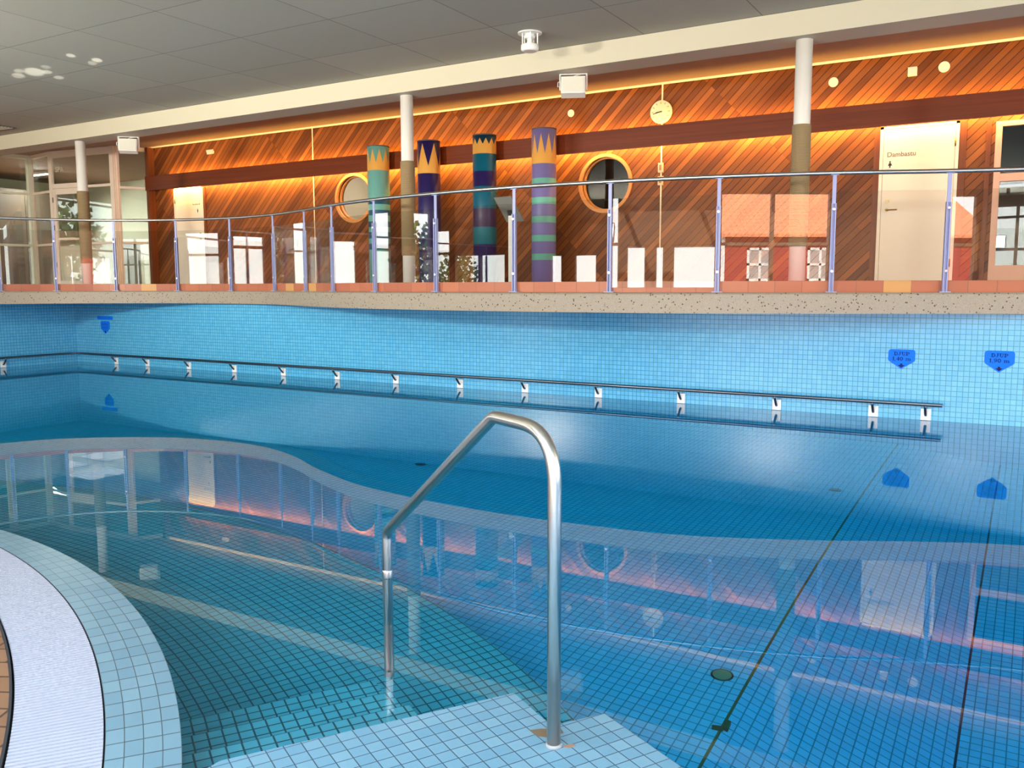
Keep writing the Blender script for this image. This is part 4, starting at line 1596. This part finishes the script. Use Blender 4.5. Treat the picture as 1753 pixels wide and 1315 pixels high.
part(mb, 'frame', mat('shelf_dark', (60, 56, 50), 0.6), root)
mb = MB()
mb.span((-18.0, 15.94, DZ), (-16.5, 15.96, 3.34))
part(mb, 'back_panel', MATS['shelf_dark'], root)
root = empty('lobby_ceiling_lamp', (-22.2, 13.6, ZC), 'short white ceiling lamp inside the lobby', 'lamp')
mb = MB()
mb.span((-22.6, 13.52, ZC - 0.06), (-21.8, 13.68, ZC))
part(mb, 'housing', M_PLASTIC, root)
m = bpy.data.materials.new('lamp_glow')
m.use_nodes = True
pb = m.node_tree.nodes['Principled BSDF']
pb.inputs['Emission Color'].default_value = (1, 0.95, 0.85, 1)
pb.inputs['Emission Strength'].default_value = 6
mb = MB()
mb.span((-22.57, 13.54, ZC - 0.075), (-21.83, 13.66, ZC - 0.06))
part(mb, 'diffuser', m, root)
area_light('lobby_light', (-22.2, 13.6, ZC - 0.09), (0.25, 0, -1), 0.75, 0.12, 260, (1, 0.95, 0.85))

# ------------------------------------------------------------------ facades behind the photographer
FZ0, FZ1 = 0.15, 3.7


M_FACWALL = plank_mat('facade_boards', (84, 58, 42), (112, 80, 58), axis=0, rough=0.6)
M_FACFRAME = mat('facade_frame', (120, 92, 70), 0.5)


def facade(nm, axis, c, u0, u1, bays, lab, wall_nm):
    """solid boarded wall on a plane with glazed openings (u0, u1, z0, z1); axis 'y' or 'x' is the plane normal"""
    P = (lambda u, d, z: (u, c + d, z)) if axis == 'y' else (lambda u, d, z: (c + d, u, z))
    mb = MB()
    cur = u0
    for k, (a0, a1, z0, z1) in enumerate(sorted(bays)):
        if a0 > cur + 1e-4:
            mb.span(P(cur, -0.08, -0.5), P(a0, 0.08, 4.18))
        mb.span(P(a0, -0.08, -0.5), P(a1, 0.08, z0))
        mb.span(P(a0, -0.08, z1), P(a1, 0.08, 4.18))
        cur = a1
    if u1 > cur + 1e-4:
        mb.span(P(cur, -0.08, -0.5), P(u1, 0.08, 4.18))
    struct(mb.build(wall_nm, M_FACWALL))
    root = bpy.data.objects.new(nm, None)
    root.location = P((u0 + u1) / 2, 0, 0)
    COL.objects.link(root)
    struct(root, lab)
    mb = MB()
    for a0, a1, z0, z1 in bays:
        n = max(1, round((a1 - a0) / 1.45))
        for k in range(n + 1):
            u = a0 + (a1 - a0) * k / n
            w = 0.03 if k in (0, n) else 0.045
            mb.span(P(u - w, -0.06, z0), P(u + w, 0.06, z1))
        mb.span(P(a0, -0.06, z0), P(a1, 0.06, z0 + 0.06))
        mb.span(P(a0, -0.06, z1 - 0.06), P(a1, 0.06, z1))
        if z1 - z0 > 2.5:
            mb.span(P(a0, -0.05, 2.36), P(a1, 0.05, 2.44))
    part(mb, 'frame', M_FACFRAME, root)
    return root


H0, H1 = 0.15, 3.75  # most full-height bays are unseen, added to let in daylight
facade('window_4', 'y', -6.05, -20.5, 9.05,
       [(-20.4, -19.1, H0, 3.2), (-18.9, -16.7, H0, 2.36), (-16.3, -13.6, H0, H1), (-9.85, -9.5, H0, 2.2), (-9.15, -8.5, H0, 2.2), (-8.05, -4.85, H0, H1),
        (-4.65, -4.15, H0, 2.36), (-3.9, -3.68, H0, 2.36), (-3.45, -2.3, H0, 2.36), (-2.1, 0.9, H0, H1), (1.2, 8.9, H0, H1)],
       'glazed openings behind the photographer', 'wall_behind')
facade('window_5', 'x', -20.5, -6.05, 7.2, [(-5.9, -2.0, H0, H1), (-1.65, -1.0, H0, 3.6), (-0.2, 2.8, H0, H1), (3.2, 4.2, H0, 2.75), (5.0, 5.9, H0, 2.6)],
       'glazed openings at the left end of the hall', 'wall_left')
facade('window_6', 'x', 9.05, -6.05, 12.4, [(-1.4, 12.2, H0, H1)], 'unseen glazed openings added for daylight at the right end of the hall', 'wall_right')

# unseen floodlights on slim poles, added to brighten the ceiling and far side
for k, (x, y, pw, lab) in enumerate(((-10.5, -1.0, 2.9, 'added fill floodlight at the left end of the near deck'), (-5.0, -1.2, 1.0, 'added fill floodlight in the middle of the near deck'),
                                 (-1.2, -1.5, 0.4, 'added fill floodlight right behind the photographer'), (4.5, -1.8, 0.7, 'added fill floodlight at the right end of the near deck'))):
    root = empty('fill_floodlight', (x, y, ZE), lab, 'lamp', 'added fill floodlights on the near deck')
    mb = MB()
    mb.cyl((x, y), 0.03, ZE, 2.35, 12)
    mb.cyl((x, y), 0.16, ZE, ZE + 0.03, 20)
    part(mb, 'pole', M_WHITE, root)
    mb = MB()
    Rf = Matrix.Rotation(radians(30), 3, 'X')
    for q, d in (((0, -0.06, 0), (0.90, 0.02, 0.40)), ((0, 0.0, -0.195), (0.90, 0.12, 0.01)), ((0, 0.0, 0.195), (0.90, 0.12, 0.01)), ((-0.445, 0, 0), (0.01, 0.12, 0.40)), ((0.445, 0, 0), (0.01, 0.12, 0.40))):
        mb.box(tuple(Vector((x, y, 2.42)) + Rf @ Vector(q)), d, Rf)
    part(mb, 'housing', M_WHITE, root)
    area_light('fill_lamp', tuple(Vector((x, y, 2.42)) + Rf @ Vector((0, 0.05, 0))), tuple(Rf @ Vector((0, 1, 0))), 0.86, 0.36, FILL_W * pw, (1.0, 0.92, 0.78), spread=110)

# outside
mb = MB()
for q in ((-120, -120, 120, -6.2), (-120, -6.2, -24.6, 60), (9.2, -6.2, 120, 60)):
    mb.face([(q[0], q[1], -0.5), (q[2], q[1], -0.5), (q[2], q[3], -0.5), (q[0], q[3], -0.5)])
M_GROUND = mat('paved_ground', (176, 168, 146), 0.9)
struct(mb.build('floor_outside', M_GROUND))

M_RED = mat('falu_red_boards', (140, 40, 30), 0.7)
g = N(M_RED)
t = g.new('ShaderNodeTexCoord')
s = g.new('ShaderNodeSeparateXYZ')
g.link(t.outputs['Object'], s.inputs[0])
fr = g.math('FRACT', g.math('MULTIPLY', s.outputs[2], 5.5))
g.link(g.mix(g.math('LESS_THAN', fr, 0.12), lin(150, 44, 34), lin(84, 22, 18)), g.b.inputs['Base Color'])
M_ROOF = mat('orange_roof_tile', (206, 112, 70), 0.7)
g = N(M_ROOF)
t = g.new('ShaderNodeTexCoord')
s = g.new('ShaderNodeSeparateXYZ')
g.link(t.outputs['Object'], s.inputs[0])
f1 = g.math('FRACT', g.math('MULTIPLY', s.outputs[0], 4.0))
f2 = g.math('FRACT', g.math('MULTIPLY', s.outputs[1], 3.2))
g.link(g.mix(g.math('MULTIPLY', f1, f2), lin(226, 138, 92), lin(170, 84, 52)), g.b.inputs['Base Color'])


def house(loc, rot, L, Wd, H, RH, lab):
    root = empty('red_house', (loc[0], loc[1], -0.5), lab, 'house', 'red houses outside the right facade')
    root.rotation_euler = (0, 0, rot)

    def lp(mb, name, m, parent=root, off=(0, 0, 0)):
        return mb.build(name, m, parent)
    mb = MB()
    mb.span((-L / 2, -Wd / 2, 0), (L / 2, Wd / 2, H))
    for sx_ in (-1, 1):
        q = [(sx_ * L / 2, -Wd / 2, H), (sx_ * L / 2, Wd / 2, H), (sx_ * L / 2, 0, H + RH)]
        mb.face(q if sx_ > 0 else q[::-1])
    lp(mb, 'walls', M_RED)
    mb = MB()
    for sy in (-1, 1):
        e_ = 0.5
        y0, z0 = sy * (Wd / 2 + e_), H - RH * e_ / (Wd / 2)
        a_, b_, c_, d_ = (-L / 2 - 0.4, y0, z0), (L / 2 + 0.4, y0, z0), (L / 2 + 0.4, 0, H + RH + 0.05), (-L / 2 - 0.4, 0, H + RH + 0.05)
        mb.face([a_, b_, c_, d_] if sy < 0 else [d_, c_, b_, a_])
        up = [tuple(Vector(p) + Vector((0, 0, 0.12))) for p in (a_, b_, c_, d_)]
        mb.face(up if sy < 0 else up[::-1])
        mb.face([a_, b_, up[1], up[0]])
        mb.face([b_, c_, up[2], up[1]])
        mb.face([d_, a_, up[0], up[3]])
    lp(mb, 'roof', M_ROOF)
    mb = MB()
    for sx_ in (-1, 1):
        for sy in (-1, 1):
            mb.bar((sx_ * (L / 2 + 0.42), sy * (Wd / 2 + 0.5), H - RH * 0.5 / (Wd / 2)), (sx_ * (L / 2 + 0.42), 0, H + RH), 0.04, 0.22)
            mb.span((sx_ * L / 2 - 0.08, sy * Wd / 2 - 0.08, 0), (sx_ * L / 2 + 0.08, sy * Wd / 2 + 0.08, H))
    lp(mb, 'white_trim', M_WHITE)
    k = 0
    for sy in (-1, 1):
        x = -L / 2 + 1.6
        while x < L / 2 - 1:
            mb = MB()
            yy = sy * (Wd / 2 + 0.03)
            for dx in (-0.5, 0, 0.5):
                mb.box((x + dx, yy, 2.7), (0.10, 0.06, 1.4))
            for dz_ in (-0.65, 0, 0.65):
                mb.box((x, yy, 2.7 + dz_), (1.1, 0.06, 0.10))
            w_ = lp(mb, 'window', M_WHITE)
            mb = MB()
            mb.box((x, sy * (Wd / 2 + 0.012), 2.7), (1.0, 0.02, 1.3))
            mb.build('pane', mat('house_pane', (150, 140, 136), 0.2), w_)  # pale grey stands in for sky reflected in the panes
            x += 2.6
    return root


house((11.6, -23.6), 0.0, 12.4, 7, 4.1, 1.9, 'red boarded house with orange tiled roof, straight behind the hall')
house((27.0, -17.0), radians(62), 12, 7, 4.0, 1.9, 'red boarded house with orange tiled roof, off to the right')


def tree(loc, h, lab):
    root = empty('tree', (loc[0], loc[1], -0.5), lab, 'tree', 'trees outside the hall')
    mb = MB()
    mb.tube([(0, 0, 0), (0.05, 0, h * 0.35), (0.0, 0.1, h * 0.75)], [0.16, 0.12, 0.05], 8)
    mb.build('trunk', mat('bark', (84, 68, 54), 0.9), root)
    mb = MB()
    rnd = random.Random(int(loc[0] * 31 + loc[1] * 7))
    for k in range(700):
        a, b, r = rnd.uniform(0, 2 * pi), rnd.uniform(-1, 1), rnd.random() ** 0.4
        p = Vector((cos(a) * sqrt(1 - b * b) * r * h * 0.28, sin(a) * sqrt(1 - b * b) * r * h * 0.28, h * 0.68 + b * r * h * 0.32))
        n_ = Vector((rnd.uniform(-1, 1), rnd.uniform(-1, 1), rnd.uniform(-1, 1))).normalized()
        u_ = n_.orthogonal().normalized() * h * 0.03
        v_ = n_.cross(u_).normalized() * h * 0.022
        mb.face([p - u_, p - v_, p + u_, p + v_])
    mb.build('crown', mat('leaves', (74, 98, 44), 0.8), root)


for (x, y, h_, lab) in ((-25.6, -13.5, 3.4, 'low bushy tree behind the back left corner of the hall'), (-28.5, -6.6, 4.6, 'tree outside the left facade, nearest the back corner'),
                        (-28.0, 1.6, 5.0, 'leafy tree outside the middle of the left facade')):
    tree((x, y), h_, lab)

bpy.context.view_layer.update()
